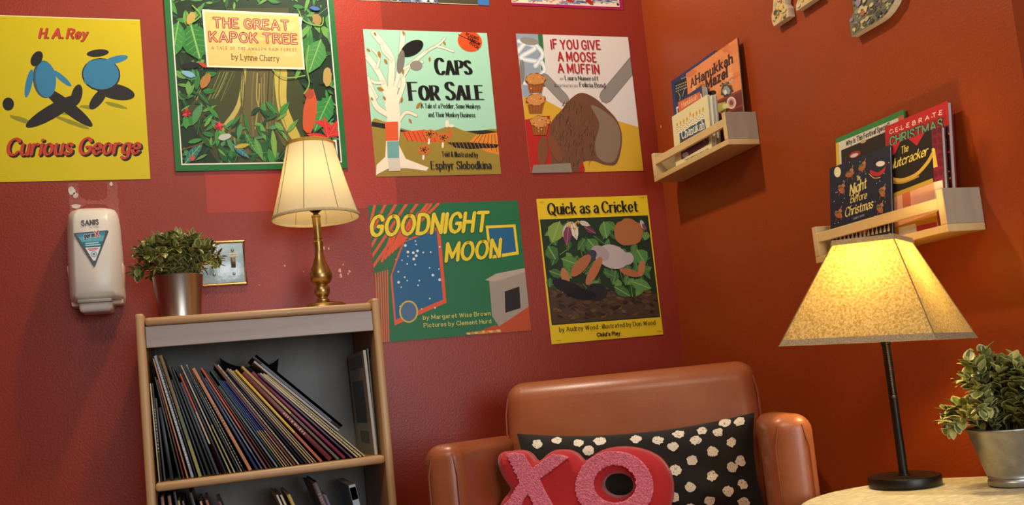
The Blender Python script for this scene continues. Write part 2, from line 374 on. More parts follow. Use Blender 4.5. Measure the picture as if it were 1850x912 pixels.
b.box(-3.4, -1.3, -4.2, -4.08, FLOOR, 2.62); b.box(0.3, 1.3, -4.2, -4.08, FLOOR, 2.62)
b.box(-1.3, 0.3, -4.2, -4.08, FLOOR, 0.6); b.box(-1.3, 0.3, -4.2, -4.08, 1.95, 2.62)
struct('wall_front', b, mat('cream_wall_paint', '#c9b7a0', 0.6))
b = MB(); b.box(-3.52, 1.42, -4.2, 1.5, FLOOR-0.1, FLOOR); struct('floor', b, mat('brown_carpet', '#6b5346', 0.95, bump=(300, .5, .003)))
b = MB(); b.box(-3.52, 1.42, -4.2, 1.5, 2.62, 2.72); struct('ceiling', b, mat('white_ceiling', '#dcd2c2', 0.8))

# ------------------------------------------------------------------ posters (titles as printed, pictures as plain shapes)
# --- yellow sheet
def poster_yellow():
    A = Art(.33, .40, [(-59, 72), (678, 96), (729, 867), (-18, 883)], '#cfbe0a')
    A.rect(0, .995, 1, 1, '#f4f0b0')
    for x, y in ((17, 90), (645, 116), (17, 857), (693, 852)): A.stroke([(x-10, y), (x+12, y)], 3, '#b0a420')
    # plain shapes standing for the printed picture
    bl, bk, dk, rd = '#2f7fa8', '#1b1b1d', '#3a5560', '#b84a30'
    for x, y, w, h, r in ((100, 580, 60, 12, 18), (300, 545, 50, 9, 12), (350, 595, 90, 10, 20), (560, 510, 55, 10, 16), (425, 520, 40, 9, 8)): A.ell(x, y, w, h, '#8d8a1c', r, jag=.12)
    A.ell(255, 540, 150, 34, bk, -30); A.ell(330, 520, 150, 30, bk, 38); A.ell(475, 480, 62, 26, bk, 128); A.ell(560, 445, 95, 38, bk, 12)
    A.ell(215, 385, 56, 92, dk, -6); A.ell(222, 385, 50, 88, bl, -6); A.ell(140, 405, 16, 70, bl, 12); A.ell(300, 380, 60, 14, bl, 40)
    A.ell(490, 362, 94, 80, bk, 6); A.ell(490, 360, 88, 74, bl, 6); A.ell(562, 290, 60, 18, bl, -14); A.ell(428, 350, 18, 58, bl, 10)
    A.ell(178, 285, 40, 26, bk, -60); A.ell(474, 258, 54, 18, bk, -6)
    A.ell(40, 505, 28, 32, bk); A.ell(372, 462, 26, 54, bk, 14)
    A.text('H. A. Rey', (192, 186), (420, 188), 46, '#c2402c', 1.7, 1.0, shear=.25, rot=.5, outline=('#1c120c', 1.0), word=2.6)
    A.text('H. A. Rey', (188, 182), (416, 184), 46, '#c2402c', 1.6, .9, shear=.25, rot=.5, word=2.6)
    A.text('Curious George', (40, 758), (678, 750), 78, '#1c120c', 2.6, 1.7, shear=.22, rot=.5, word=3.2, gap=1.2)
    A.text('Curious George', (32, 751), (670, 743), 78, '#c2402c', 2.2, 1.2, shear=.22, rot=.5, word=3.2, gap=1.2)
    hang_back(A, 'poster', -1.72, 1.434, 'yellow poster with slanted red script title above the soap dispenser')
poster_yellow()

def jungle(A, box, n, greens, rnd, Lr=(40, 130)):
    x0, y0, x1, y1 = box
    for i in range(n):
        x, y = rnd.uniform(x0, x1), rnd.uniform(y0, y1); L = rnd.uniform(*Lr)
        g = rnd.choice(greens); A.leaf(x, y, L, L*rnd.uniform(.18, .42), rnd.uniform(0, 360), g, rnd.choice(greens) if L > 60 else None)
def poster_green():
    A = Art(.419, .539, [(4, -198), (849, -153), (935, 840), (77, 856)], '#1d6e35')
    rnd = random.Random(11)
    A.rect(.033, .028, .967, .975, '#e8e6d8'); A.rect(.04, .034, .96, .97, '#14301a')
    K = '#5f5a34'
    A.poly([(330, 40), (640, 40), (650, 330), (730, 480), (800, 560), (700, 700), (560, 830), (300, 830), (120, 560), (300, 340)], '#3c4422')
    A.poly([(430, 300), (600, 300), (640, 560), (720, 720), (640, 760), (560, 640), (540, 820), (310, 660), (380, 540)], K, True)
    A.poly([(415, 340), (430, 340), (400, 530), (320, 650), (300, 640), (380, 520)], '#b5aa5c', True)
    A.poly([(570, 340), (630, 340), (632, 520), (700, 690), (660, 700), (590, 560)], '#bfae4e', True)
    for i in range(16):
        x = rnd.uniform(400, 600); A.stroke([(x, rnd.uniform(330, 420)), (x+rnd.uniform(-12, 12), 500), (x+rnd.uniform(-26, 30), rnd.uniform(560, 690))], rnd.uniform(2, 6), rnd.choice(('#8a8448', '#474624', '#a79c58', '#363a1c')), True)
    for i in range(9):
        x = rnd.uniform(220, 380); A.stroke([(x, 360), (x-30, 430), (x-60, rnd.uniform(480, 520))], rnd.uniform(2, 5), rnd.choice(('#6f7a3c', '#58602e', '#808a50')), True)
    gs = ('#1f5a2c', '#2f7a36', '#3f8f3c', '#174426', '#69a04a', '#123420', '#4d8a5a')
    jungle(A, (70, -30, 320, 340), 60, gs, rnd); jungle(A, (690, -30, 880, 350), 50, gs, rnd); jungle(A, (220, -60, 690, 30), 26, gs, rnd, (30, 80))
    jungle(A, (90, 330, 220, 560), 40, gs, rnd, (30, 90)); jungle(A, (100, 560, 640, 820), 95, gs, rnd, (40, 110)); jungle(A, (740, 400, 900, 700), 34, gs, rnd, (30, 90))
    for x, y, L, w, a, c in ((150, 120, 190, 150, 75, '#2b7a34'), (90, 110, 190, 100, 100, '#3a8a3e'), (800, 200, 180, 110, 110, '#468f46'), (850, 480, 200, 100, 115, '#2f8a40'), (420, 660, 130, 40, 60, '#2f6e3c'), (120, 820, 150, 50, -50, '#2a6f66'), (360, 720, 110, 36, 40, '#2b6c86'), (470, 690, 120, 34, 70, '#58944a'), (560, 650, 150, 30, 85, '#7aa648')):
        A.leaf(x, y, L, w, a, c, '#83b864')
        for k in range(1, 7):
            t = k/7*L; ca, sa = math.cos(R(a)), math.sin(R(a)); q = w*.33*math.sin(math.pi*min(1, k/7+.1))
            for sg in (-1, 1): A.stroke([(x+t*ca, y+t*sa), (x+(t+L*.1)*ca-sg*q*sa, y+(t+L*.1)*sa+sg*q*ca)], 2, '#6faa58')
    for x, y, r in ((130, 565, 26), (292, 632, 26)):
        for k in range(8): A.leaf(x, y, r, 13, k*45+10, rnd.choice(('#c22a30', '#e0484a', '#8e1a24')))
    for x, y, a in ((770, 605, 20), (835, 690, -100), (835, 690, -60), (835, 680, -15), (835, 690, 190)): A.leaf(x, y, 110, 30, a, '#cf2c2c', '#f06a50')
    for x, y, rx, ry, c, r in ((152, 95, 20, 34, '#b89c50', 20), (225, 405, 22, 40, '#a8763a', 30), (780, 100, 22, 30, '#9a8048', -20), (832, 385, 22, 48, '#b59a58', 0), (745, 560, 34, 110, '#c8542a', 6), (742, 470, 22, 26, '#a5462a', 0), (150, 330, 52, 16, '#15161a', -8), (212, 326, 22, 9, '#c23a28', 30), (140, 372, 34, 14, '#7fb0cc', 20), (770, 45, 26, 10, '#3d62b0', 10), (320, 685, 32, 16, '#b9beb4', -14), (405, 730, 36, 11, '#b8a83c', -12), (160, 790, 14, 14, '#b0544c', 0)): A.ell(x, y, rx, ry, c, r, jag=.08)
    for pts in ([(740, 230), (728, 330), (742, 420), (716, 470)], [(690, 60), (720, 110), (800, 130), (812, 90)], [(560, 350), (620, 390), (720, 380)], [(160, 30), (200, 80), (150, 120)]): A.stroke(pts, 6, '#7fae4c', True)
    A.stroke([(100, 752), (225, 712)], 7, '#6a4a2a')
    for q in ((0, 0, .04, 1), (.96, 0, 1, 1), (0, 0, 1, .034)): A.rect(*q, '#1d6e35')
    for q in ((.033, .028, .04, 1), (.96, .028, .967, 1), (.033, .028, .967, .034)): A.rect(*q, '#e8e6d8')
    A.rect(.89, .05, .945, .14, '#e4e6d4'); A.rect(.9, .06, .935, .13, '#1f4f2a')
    A.poly([(207, 50), (690, 72), (688, 84), (708, 92), (702, 130), (720, 350), (232, 338)], '#f2ead2')
    A.poly([(218, 60), (690, 82), (712, 340), (240, 330)], '#e2c277')
    for i in range(14): A.ell(rnd.uniform(250, 680), rnd.uniform(90, 320), rnd.uniform(20, 60), rnd.uniform(8, 20), rnd.choice(('#e8cc86', '#dcb768', '#e5c67c')), rnd.uniform(-20, 20), jag=.2)
    A.text('THE GREAT', (268, 138), (638, 152), 46, '#a32a2e', 3.0, inline=('#f0dca0', .7), gap=1.6, word=4)
    A.text('KAPOK TREE', (248, 208), (680, 220), 46, '#a32a2e', 3.0, inline=('#f0dca0', .7), gap=1.6, word=4)
    A.text('A TALE OF THE AMAZON RAIN FOREST', (256, 247), (680, 258), 13, '#5a3a20', .9, serif=1.2, gap=5, word=7)
    A.text('by Lynne Cherry', (357, 299), (592, 308), 28, '#3c2a1c', 1.0, .7, serif=.8)
    hang_back(A, 'poster', -1.331, 1.451, 'large green bordered jungle poster with cream title panel, behind the brass lamp')
poster_green()

def poster_mint():
    A = Art(.346, .401, [(42, 141), (643, 160), (712, 843), (106, 857)], '#a6dcc2')
    cr, ol, og, bk, tl = '#efe6cf', '#9a8430', '#dd5a28', '#15130f', '#6fa8a4'
    A.poly([(84, 600), (140, 588), (240, 625), (330, 640), (400, 630), (470, 612), (560, 640), (720, 640), (730, 870), (90, 880)], ol, True)
    A.poly([(84, 590), (150, 600), (230, 630), (330, 650), (230, 640), (84, 612)], '#1d1c14'); A.poly([(540, 636), (640, 630), (700, 640), (700, 650), (600, 650)], '#2a2a1a')
    A.poly([(230, 640), (340, 628), (410, 650), (440, 690), (330, 688), (255, 680)], og)
    for k in range(8): A.stroke([(240+k*22, 640), (262+k*22, 686)], 3, '#7a2a14')
    A.poly([(590, 655), (700, 640), (705, 750), (640, 735), (555, 690)], '#dd8a2a')
    for k in range(7): A.stroke([(610+k*14, 652), (570+k*24, 700+k*7)], 3, '#6a3a10')
    A.poly([(450, 690), (560, 690), (700, 700), (690, 716), (560, 722), (490, 716)], '#221a10')
    for k in range(12): A.stroke([(470+k*18, 692), (482+k*18, 718)], 3, '#a8742c')
    A.poly([(460, 615), (475, 650), (468, 670), (456, 655)], og); A.ell(450, 600, 9, 18, cr); A.ell(470, 610, 14, 7, cr)
    for x, y in ((365, 655), (432, 672), (338, 730)):
        A.stroke([(x-4, y+40), (x, y), (x+12, y-8)], 10, cr); A.ell(x, y-4, 30, 24, '#c8702a', 0, jag=.14)
        for k in range(14): t = k*2.4; A.ell(x+22*math.cos(t)*(k/14), y-4+18*math.sin(t)*(k/14), 3.5, 3, '#2a160c')
    # pale tree with bare branches
    A.poly([(150, 820), (105, 850), (108, 800), (150, 760), (160, 560), (130, 420), (185, 420), (215, 470), (225, 600), (215, 700), (250, 770), (360, 812), (350, 828), (250, 815)], cr, False)
    br = [((165, 500), (140, 400), (105, 330), (60, 270)), ((175, 480), (180, 360), (175, 270), (95, 160)), ((190, 470), (215, 370), (228, 260), (235, 165)), ((140, 400), (100, 400), (66, 380)), ((105, 470), (85, 430), (66, 380)), ((170, 560), (110, 520), (84, 460), (70, 430)), ((215, 420), (260, 330), (300, 290), (350, 250)), ((215, 590), (250, 545), (300, 560)), ((350, 250), (400, 225), (480, 250)), ((360, 245), (410, 215), (440, 185)), ((60, 270), (50, 240)), ((110, 330), (120, 280), (90, 240)), ((180, 290), (140, 250), (130, 210)), ((228, 380), (245, 330), (330, 300)), ((205, 500), (235, 420), (238, 380))]
    for i, q in enumerate(br):
        A.stroke(q, (28, 30, 26, 14, 20, 26, 16, 14, 10, 9, 12, 12, 12, 12, 22)[i]+3, '#7c7a60', True); A.stroke(q, (28, 30, 26, 14, 20, 26, 16, 14, 10, 9, 12, 12, 12, 12, 22)[i], cr, True)
    A.poly([(160, 820), (118, 842), (150, 770), (160, 560), (140, 430), (185, 410), (214, 470), (224, 600), (215, 700), (245, 770), (300, 800)], cr, False)
    for x, y, L, a in ((118, 262, 36, 80), (60, 250, 24, 40), (95, 170, 24, 60), (235, 165, 26, 70), (145, 300, 30, 60), (110, 440, 38, 20), (140, 480, 26, 60), (232, 485, 30, 100), (300, 540, 40, -50), (265, 590, 26, 60), (365, 290, 24, 90), (432, 215, 22, 60), (232, 345, 34, 80), (80, 485, 22, 60)): A.leaf(x, y-14, L, L*.5, a, '#a8843c', '#4a3c1c')
    A.poly([(148, 592), (212, 590), (214, 682), (154, 684)], og)
    A.poly([(158, 686), (216, 684), (218, 766), (162, 768)], tl)
    A.poly([(163, 770), (220, 768), (224, 828), (168, 830)], '#d2cebf')
    # plain dark and grey shapes in the tree
    A.ell(280, 235, 60, 34, bk, -30); A.ell(225, 300, 18, 58, '#77756c', 8); A.ell(300, 318, 30, 24, '#8a887e');
    A.ell(560, 200, 60, 50, '#e0521e', 18)
    for t, p0, p1 in (('READING', (540, 172), (600, 196)), ('RAINBOW', (548, 190), (606, 222)), ('BOOK', (558, 212), (600, 240))): A.text(t, p0, p1, 15, '#20100a', 2.2)
    A.stroke([(505, 168), (600, 216)], 4, '#20100a')
    A.text('CAPS', (400, 362), (566, 360), 82, bk, 2.3, .5, serif=1.1, smallcaps=.84, gap=1.6)
    A.text('FOR SALE', (273, 486), (622, 482), 88, bk, 2.3, .5, serif=1.1, smallcaps=.8, gap=1.4, word=4)
    A.text('A Tale of a Peddler, Some Monkeys', (324, 524), (610, 526), 22, bk, 1.5, .7, serif=.7)
    A.text('and Their Monkey Business', (359, 566), (585, 568), 22, bk, 1.5, .7, serif=.7)
    A.text('Told & Illustrated by', (425, 758), (598, 762), 24, bk, 1.6, .7, serif=.7)
    A.text('Esphyr Slobodkina', (374, 820), (662, 818), 38, bk, 1.7, .6, serif=.8)
    hang_back(A, 'poster', -.840, 1.427, 'mint green poster with black condensed title and pale bare tree')
poster_mint()

def poster_white():
    A = Art(.35, .4015, [(86, 163), (629, 180), (704, 827), (157, 839)], '#d9d4cd')
    rnd = random.Random(5); yl, br, gy, rd = '#d0a62e', '#6e4a33', '#8d8880', '#b3241f'
    A.poly([(120, 470), (200, 470), (330, 540), (420, 560), (560, 580), (700, 622), (720, 840), (150, 850)], yl)
    A.poly([(86, 163), (196, 167), (205, 330), (215, 480), (120, 470)], '#8fa2b0'); A.poly([(192, 165), (215, 166), (235, 420), (215, 420)], '#3a7040')
    A.poly([(128, 580), (250, 560), (270, 850), (156, 850)], rd); A.poly([(360, 790), (410, 770), (420, 845), (368, 845)], rd)
    for pts in ([(100, 200), (180, 230), (110, 280), (200, 300)], [(95, 250), (150, 200), (215, 260), (180, 320)], [(120, 400), (200, 420), (150, 500), (205, 520)], [(210, 300), (225, 340), (190, 380)]):
        A.stroke(pts, 22, '#c4d2da', True); A.stroke(pts, 9, '#eef0ee', True)
    A.ell(150, 200, 45, 18, '#8c8c86', 10); A.ell(115, 350, 14, 60, '#7d7f7a', 0)
    # plain grey bands and one brown mass
    for pts, w in (([(662, 300), (520, 470)], 60), ([(225, 380), (320, 480)], 46)): A.stroke(pts, w+4, '#5c5852'); A.stroke(pts, w, gy)
    A.poly([(400, 450), (460, 470), (520, 520), (580, 590), (600, 680), (575, 790), (520, 800), (460, 780), (400, 790), (370, 850), (275, 850), (250, 700), (255, 600), (310, 530), (350, 480)], br, True)
    A.poly([(450, 510), (530, 550), (582, 610), (592, 690), (566, 776), (520, 786), (480, 756), (470, 690), (490, 600)], '#85725e', True)
    for i in range(170):
        x, y = rnd.uniform(270, 470), rnd.uniform(480, 830)
        if (x-370)**2/110**2+(y-650)**2/180**2 > 1: continue
        A.stroke([(x, y), (x+rnd.uniform(-12, 8), y+rnd.uniform(14, 30))], 2.2, rnd.choice(('#553726', '#83593c', '#4a3022', '#7a5236')))
    for x, y, a in ((215, 730, 93), (275, 720, 66)): A.ell(x, y, 72, 25, '#7d4c30', a)
    A.poly([(170, 800), (350, 790), (360, 850), (160, 850)], '#8c8474')
    for x, y in ((178, 400), (178, 500), (200, 605)):
        A.poly([(x-40, y-4), (x+44, y-4), (x+32, y+50), (x-28, y+50)], '#9c5a28'); A.ell(x+2, y-14, 50, 30, '#7a4218', 0, jag=.1); A.ell(x+2, y-16, 46, 27, '#c98a4a', 0, jag=.12)
        for k in range(12): A.ell(x+rnd.uniform(-38, 40), y+rnd.uniform(-34, 40)*.8, 4, 3, rnd.choice(('#8a4e20', '#deaa68', '#a8662c')))
        for k in range(5): A.stroke([(x-28+k*15, y+12), (x-22+k*12, y+48)], 3, '#7d4620')
    for t, p0, p1 in (('IF YOU GIVE', (258, 236), (494, 240)), ('A MOOSE', (292, 297), (474, 299)), ('A MUFFIN', (292, 354), (488, 356))): A.text(t, p0, p1, 44, '#b02226', 1.9, 1.3, rot=.6, jit=.5, gap=2.4, word=3.4)
    A.text('BY', (300, 388), (315, 389), 10, '#2a2420', 1.2, .8, serif=.8); A.text('Laura Numeroff', (324, 388), (484, 391), 21, '#2a2420', 1.5, .9, serif=.7)
    A.text('ILLUSTRATED BY', (274, 421), (386, 423), 11, '#2a2420', 1.2, .8, serif=.8); A.text('Felicia Bond', (394, 421), (517, 425), 22, '#2a2420', 1.5, .9, serif=.7)
    hang_back(A, 'poster', -.408, 1.4275, 'white and yellow poster with red lettering and big brown shape, upper sheet nearest the corner')
poster_white()

def poster_landscape():
    A = Art(.414, .359, [(48, 68), (929, 39), (1008, 802), (119, 876)], '#1f6e44')
    gr, og, yl, bl = '#1f6e44', '#de5630', '#e8d02a', '#21618c'
    # plain bands, panels and blocks in the sheet's colours
    A.poly([(180, 490), (250, 270), (470, 190), (510, 640), (205, 775)], og); A.poly([(190, 478), (262, 284), (452, 214), (490, 622), (212, 742)], bl)
    rnd = random.Random(4)
    for i in range(40):
        x, y = rnd.uniform(205, 470), rnd.uniform(260, 690); r = rnd.choice((4, 4, 5, 8)); A.ell(x, y, r, r, '#d8e2e4')
    A.poly([(40, 60), (480, 50), (455, 170), (360, 230), (255, 285), (190, 430), (160, 480), (170, 880), (110, 880)], '#2c6a40')
    for k in range(7): A.stroke([(90+k*62, 58), (60, 190+k*66-(k > 4)*60) if k < 5 else (200+(k-5)*70, 300-(k-5)*50)], 15, og)
    for k in range(7): A.stroke([(420-k*38, 62+k*26), (250-k*20, 290+k*18)], 13, og)
    for k in range(6): A.stroke([(92+k*14, 470-k*4), (110+k*12, 872)], 7, og)
    A.ell(287, 693, 56, 66, '#c8b040'); A.ell(287, 693, 46, 56, '#4a6a90')
    A.poly([(740, 188), (915, 180), (936, 356), (762, 384)], yl); A.poly([(756, 203), (903, 196), (920, 340), (776, 362)], bl)
    A.poly([(760, 505), (974, 446), (998, 690), (818, 780), (778, 720)], '#9f9488'); A.poly([(735, 508), (800, 470), (972, 436), (974, 458), (796, 516)], '#b4a898')
    A.poly([(856, 700), (852, 575), (938, 545), (946, 672)], '#1d1712')
    A.poly([(690, 812), (800, 770), (818, 780), (998, 660), (1010, 806), (700, 840)], '#b84a22')
    for k in range(9): A.ell(640+k*22, 822-k*2, 14, 8, ('#d8b45a', '#c88830')[k % 2], jag=.3)
    ol = ('#1c5a38', .9)
    A.text('GOODNIGHT', (62, 246), (742, 216), 112, yl, 2.3, 1.7, shear=.22, rot=.7, outline=ol, gap=1.5)
    A.text('MOON', (508, 396), (820, 368), 104, yl, 2.3, 1.7, shear=.22, rot=.7, outline=ol, gap=1.5)
    A.text('by Margaret Wise Brown', (374, 740), (768, 714), 24, '#d8cf6a', 1.5, gap=2.4)
    A.text('Pictures by Clement Hurd', (378, 786), (772, 760), 24, '#d8cf6a', 1.5, gap=2.4)
    hang_back(A, 'poster', -.868, .993, 'wide dark green poster with yellow slanted title and orange striped bands')
poster_landscape()

def poster_leafy():
    A = Art(.343, .4045, [(59, 61), (688, 41), (780, 830), (146, 886)], '#e3c41e')
    rnd = random.Random(9)
    F = [(79, 178), (693, 154), (763, 732), (147, 778)]; A.poly(F, '#1c1a14'); inner = [(83, 182), (690, 158), (759, 728), (151, 774)]; A.poly(inner, '#20321e')
    gs = ('#355f2c', '#4c7a38', '#28481f', '#5e8c42', '#1c341a', '#3f6d3a')
    # keep leaves inside the frame by drawing on a sub-sheet
    B = Art.__new__(Art); B.__dict__.update(A.__dict__)
    x0, y1 = A.T(83, 182); x1, _ = A.T(755, 600); _, y0 = A.T(150, 772)
    def inleaf(x, y, L, w, a, c, v=None):
        u, q = A.T(x, y); uu, qq = A.T(x+L*math.cos(R(a)), y+L*math.sin(R(a))); 
        if min(u, uu) < x0+.005 or max(u, uu) > x1-.004 or min(q, qq) < y0+.006 or max(q, qq) > y1-.005: return
        A.leaf(x, y, L, w, a, c, v)
    A.poly([(130, 560), (300, 540), (520, 590), (745, 600), (757, 725), (152, 770)], '#4a3524')
    for i in range(150): inleaf(rnd.uniform(140, 750), rnd.uniform(575, 760), rnd.uniform(25, 60), rnd.uniform(10, 24), rnd.uniform(-30, 40)+rnd.choice((0, 180)), rnd.choice(('#5d432c', '#6b4e34', '#3a2818', '#4e3a28', '#2c1e14')))
    for i in range(120): inleaf(rnd.uniform(90, 740), rnd.uniform(180, 560), rnd.uniform(40, 90), rnd.uniform(24, 56), rnd.uniform(20, 160), rnd.choice(gs), '#7ba05a')
    for x, y, L, w, a, c in ((190, 190, 130, 100, 110, '#7f9c42'), (125, 330, 90, 80, 60, '#436e36'), (200, 400, 120, 66, 20, '#55843e'), (350, 290, 90, 76, 50, '#4f8040'), (440, 190, 100, 70, 80, '#5d8844'), (630, 350, 95, 90, 60, '#4f8a48'), (500, 560, 110, 60, 30, '#436e36'), (600, 530, 120, 70, 20, '#5a8a4a'), (690, 430, 100, 70, 60, '#4a7c40'), (590, 730, 140, 110, -50, '#8a8a3c'), (130, 470, 90, 50, 20, '#3f6a34')): inleaf(x, y, L, w, a, c, '#8fb468')
    for x, y, L, a, c in ((250, 190, 100, 115, '#c9bcae'), (260, 190, 110, 75, '#ddd2c4'), (300, 190, 70, 20, '#d2c6b8'), (240, 210, 120, 95, '#7d3a58'), (330, 220, 80, 30, '#6d3450'), (170, 184, 50, 40, '#cfc4b6'), (650, 180, 60, 70, '#c4b8aa'), (660, 200, 50, 60, '#70385a')): inleaf(x, y, L, L*.42, a, c, '#a08a7c')
    for i in range(24): A.ell(265+rnd.uniform(-32, 32), 205+rnd.uniform(-20, 30), 4, 6, rnd.choice(('#c79c3c', '#a87428', '#dab85a')))
    # plain pale, tan and dark shapes
    A.ell(580, 250, 84, 76, '#a8683c', 10, jag=.06)
    A.ell(490, 390, 92, 66, '#b9aead', 22); A.ell(420, 370, 56, 40, '#a5999a', 30); A.ell(575, 400, 36, 36, '#b4a9a8'); A.ell(362, 388, 44, 30, '#3a3c4c', -40)
    A.ell(310, 440, 80, 32, '#a9683f', -48); A.ell(222, 510, 22, 60, '#b5764e', -14); A.ell(385, 470, 26, 90, '#b06d44', 28); A.ell(590, 480, 60, 20, '#a9683f', 16); A.ell(655, 455, 20, 46, '#b5764e', 8)
    A.ell(250, 570, 110, 36, '#1b1a1c', 24); A.ell(400, 590, 60, 50, '#232223', 10); A.ell(310, 600, 90, 30, '#141315', 10)
    for x, y in ((89, 80), (657, 55), (185, 866), (755, 812)): A.stroke([(x-12, y), (x+12, y-1)], 3, '#9c8a20')
    A.text('Quick as a Cricket', (128, 150), (634, 132), 64, '#16130f', 1.9, .8, serif=.9, gap=1.5, word=3.2)
    A.text('by Audrey Wood * illustrated by Don Wood', (190, 815), (733, 774), 25, '#1a1610', 1.4, .8, serif=.6)
    A.text("Child's Play", (404, 842), (534, 832), 19, '#1a1610', 2.6, gap=2)
    hang_back(A, 'poster', -.399, .95, 'yellow bordered poster of green leaves, lowest sheet beside the corner above the chair')
poster_leafy()

def poster_tops():
    A = Art(.371, .40, [(0, 0), (371, 0), (371, 400), (0, 400)], '#4a4632'); rnd = random.Random(2)
    A.rect(0, 0, 1, .004, '#c9bfa4'); A.poly([(338, 0), (371, 0), (371, 400), (338, 400)], '#3a74b0')
    for i in range(26): x = rnd.uniform(105, 205); A.stroke([(x, 250), (x+rnd.uniform(-14, 14), 330), (x+rnd.uniform(-22, 22), 398)], rnd.uniform(3, 7), rnd.choice(('#7f8aa0', '#9aa6b8', '#5c6880')), True)
    A.ell(186, 392, 7, 6, '#ece8dc'); A.ell(205, 393, 6, 5, '#ece8dc')
    for x in (60, 250, 300): A.ell(x, 300, 30, 60, '#5d5840', 20)
    hang_back(A, 'poster', -.849, 1.908, 'dark olive poster with blue edge strip, cut off above the mint green sheet')
    A = Art(.35, .40, [(0, 0), (350, 0), (350, 400), (0, 400)], '#a01f50')
    A.rect(.0, .02, .965, 1, '#e2d6bc')
    for i in range(70): x = rnd.uniform(0, 150); y = rnd.uniform(330, 390); A.stroke([(x, y), (x+rnd.uniform(10, 26), y-rnd.uniform(-6, 14)), (x+rnd.uniform(26, 50), y-rnd.uniform(0, 20))], rnd.uniform(2, 5), rnd.choice(('#c2584a', '#e8e2d4', '#d88a70', '#6a6a84', '#f0e8d8', '#a8443c')), True)
    for i in range(40): x = rnd.uniform(50, 300); y = rnd.uniform(366, 391); A.stroke([(x, y), (x+rnd.uniform(8, 24), y-rnd.uniform(2, 9)), (x+40, y-3)], rnd.uniform(2, 4), rnd.choice(('#3d4468', '#5a628a', '#8088a4', '#b0b4c4')), True)
    A.ell(178, 378, 14, 5, '#b02c28', 20); A.ell(240, 378, 16, 7, '#a82824', 40); A.ell(332, 384, 4, 4, '#5a3020')
    hang_back(A, 'poster', -.411, 1.912, 'cream poster with crimson border, cut off above the white moose-title sheet')
poster_tops()

# ------------------------------------------------------------------ bookcase
birch = mat('honey_birch', '#c29d6c', 0.38, bump=(60, .12, .001), vary=(9, '#ae875a', (1, 1, .12)))
birch_h = mat('honey_birch_boards', '#c29d6c', 0.38, bump=(60, .12, .001), vary=(9, '#ae875a', (.12, 1, 1)))
grey_lam = mat('greyed_walnut', '#b0a69e', 0.42, vary=(14, '#9d9188', (.1, 1, 2)))
back_lam = mat('grey_back_panel', '#8d8c86', 0.5, vary=(12, '#7b7a75', (1.2, 1, .1)))
TOPZ = 1.064
bc = thing('bookcase', 'honey birch bookcase with grey fascia, packed with leaning picture books', 'bookcase', (-1.172, -.17, FLOOR))
def bcpart(name, m, *boxes, bevel=.004, seg=2):
    b = MB()
    for q in boxes: b.box(q[0]+1.172, q[1]+1.172, q[2]+.17, q[3]+.17, q[4]-FLOOR, q[5]-FLOOR, bevel, seg)
    return b.build(name, m, bc)
bcpart('side_panel', birch, (-1.424, -1.406, -.33, -.012, FLOOR, 1.0735), bevel=.006, seg=3)
bcpart('side_panel', birch, (-.9405, -.9225, -.33, -.012, FLOOR, 1.0735), bevel=.006, seg=3)
bcpart('top_board', birch_h, (-1.4055, -.941, -.332, -.014, TOPZ-.017, TOPZ), bevel=.006, seg=3)
bcpart('fascia', grey_lam, (-1.4055, -.941, -.326, -.311, 1.0025, TOPZ-.0175), bevel=.001, seg=1)
bcpart('back_panel', back_lam, (-1.4055, -.941, -.026, -.016, .10, TOPZ-.018), bevel=.0005, seg=1)
SH = (.730, .40)
for z in SH+(.112,): bcpart('shelf', birch_h, (-1.4055, -.941, -.331, -.0265, z-.0175, z), bevel=.006, seg=3)
bcpart('plinth', grey_lam, (-1.4055, -.941, -.315, -.3, FLOOR, .094), bevel=.001, seg=1)

# ------------------------------------------------------------------ books
paper = mat('page_block', '#d8cfb8', 0.85, bump=(400, .3, .0006))
def book_prints():
    return mat('book_cover', attr=True, rough=0.38)
def spine_book(w, h, d, col, back=None, bands=(), marks=None, hard=False):
    """local: x thickness, -y spine face at y=0 going back to y=d, z up. returns cover MB, pages MB"""
    c = C(col); b = MB(); t = min(.0022 if hard else .0009, w*.22); e = .002 if hard else 0
    cb = C(back) if back else c
    b.box(0, w, 0, t*1.2, 0, h, min(t*.5, w*.2), 2, col=c); b.box(0, t, t, d, 0, h, col=cb); b.box(w-t, w, t, d, 0, h, col=cb)
    z = -.00012
    for z0, z1, bc_ in bands:
        b.add([(w*.06, z, h*z0), (w*.94, z, h*z0), (w*.94, z, h*z1), (w*.06, z, h*z1)], [(0, 1, 2, 3)], col=C(bc_))
    if marks:
        mc, z0, z1 = marks; zz = h*z0; rr = random.Random(int(w*1e6))
        while zz < h*z1:
            L = rr.uniform(.0025, .006); q = rr.uniform(.18, .32)
            b.add([(w*q, z*1.6, zz), (w*(1-q), z*1.6, zz), (w*(1-q), z*1.6, zz+L*.6), (w*q, z*1.6, zz+L*.6)], [(0, 1, 2, 3)], col=C(mc)); zz += L+rr.uniform(0, .003)
    p = MB(); p.box(t*1.02, w-t*1.02, t*1.3, d-e-.001, e+.0004, h-e-.0004)
    return b, p
ORD = ('first second third fourth fifth sixth seventh eighth ninth tenth eleventh twelfth thirteenth fourteenth fifteenth sixteenth seventeenth eighteenth nineteenth twentieth').split()
def ordn(i):
    return ORD[i] if i < 20 else ('twenty-' if i < 30 else 'thirty-' if i < 40 else 'forty-' if i < 50 else 'fifty-')+ORD[i % 10] if (i % 10 != 9 or i < 20) else {29: 'thirtieth', 39: 'fortieth', 49: 'fiftieth'}[i]
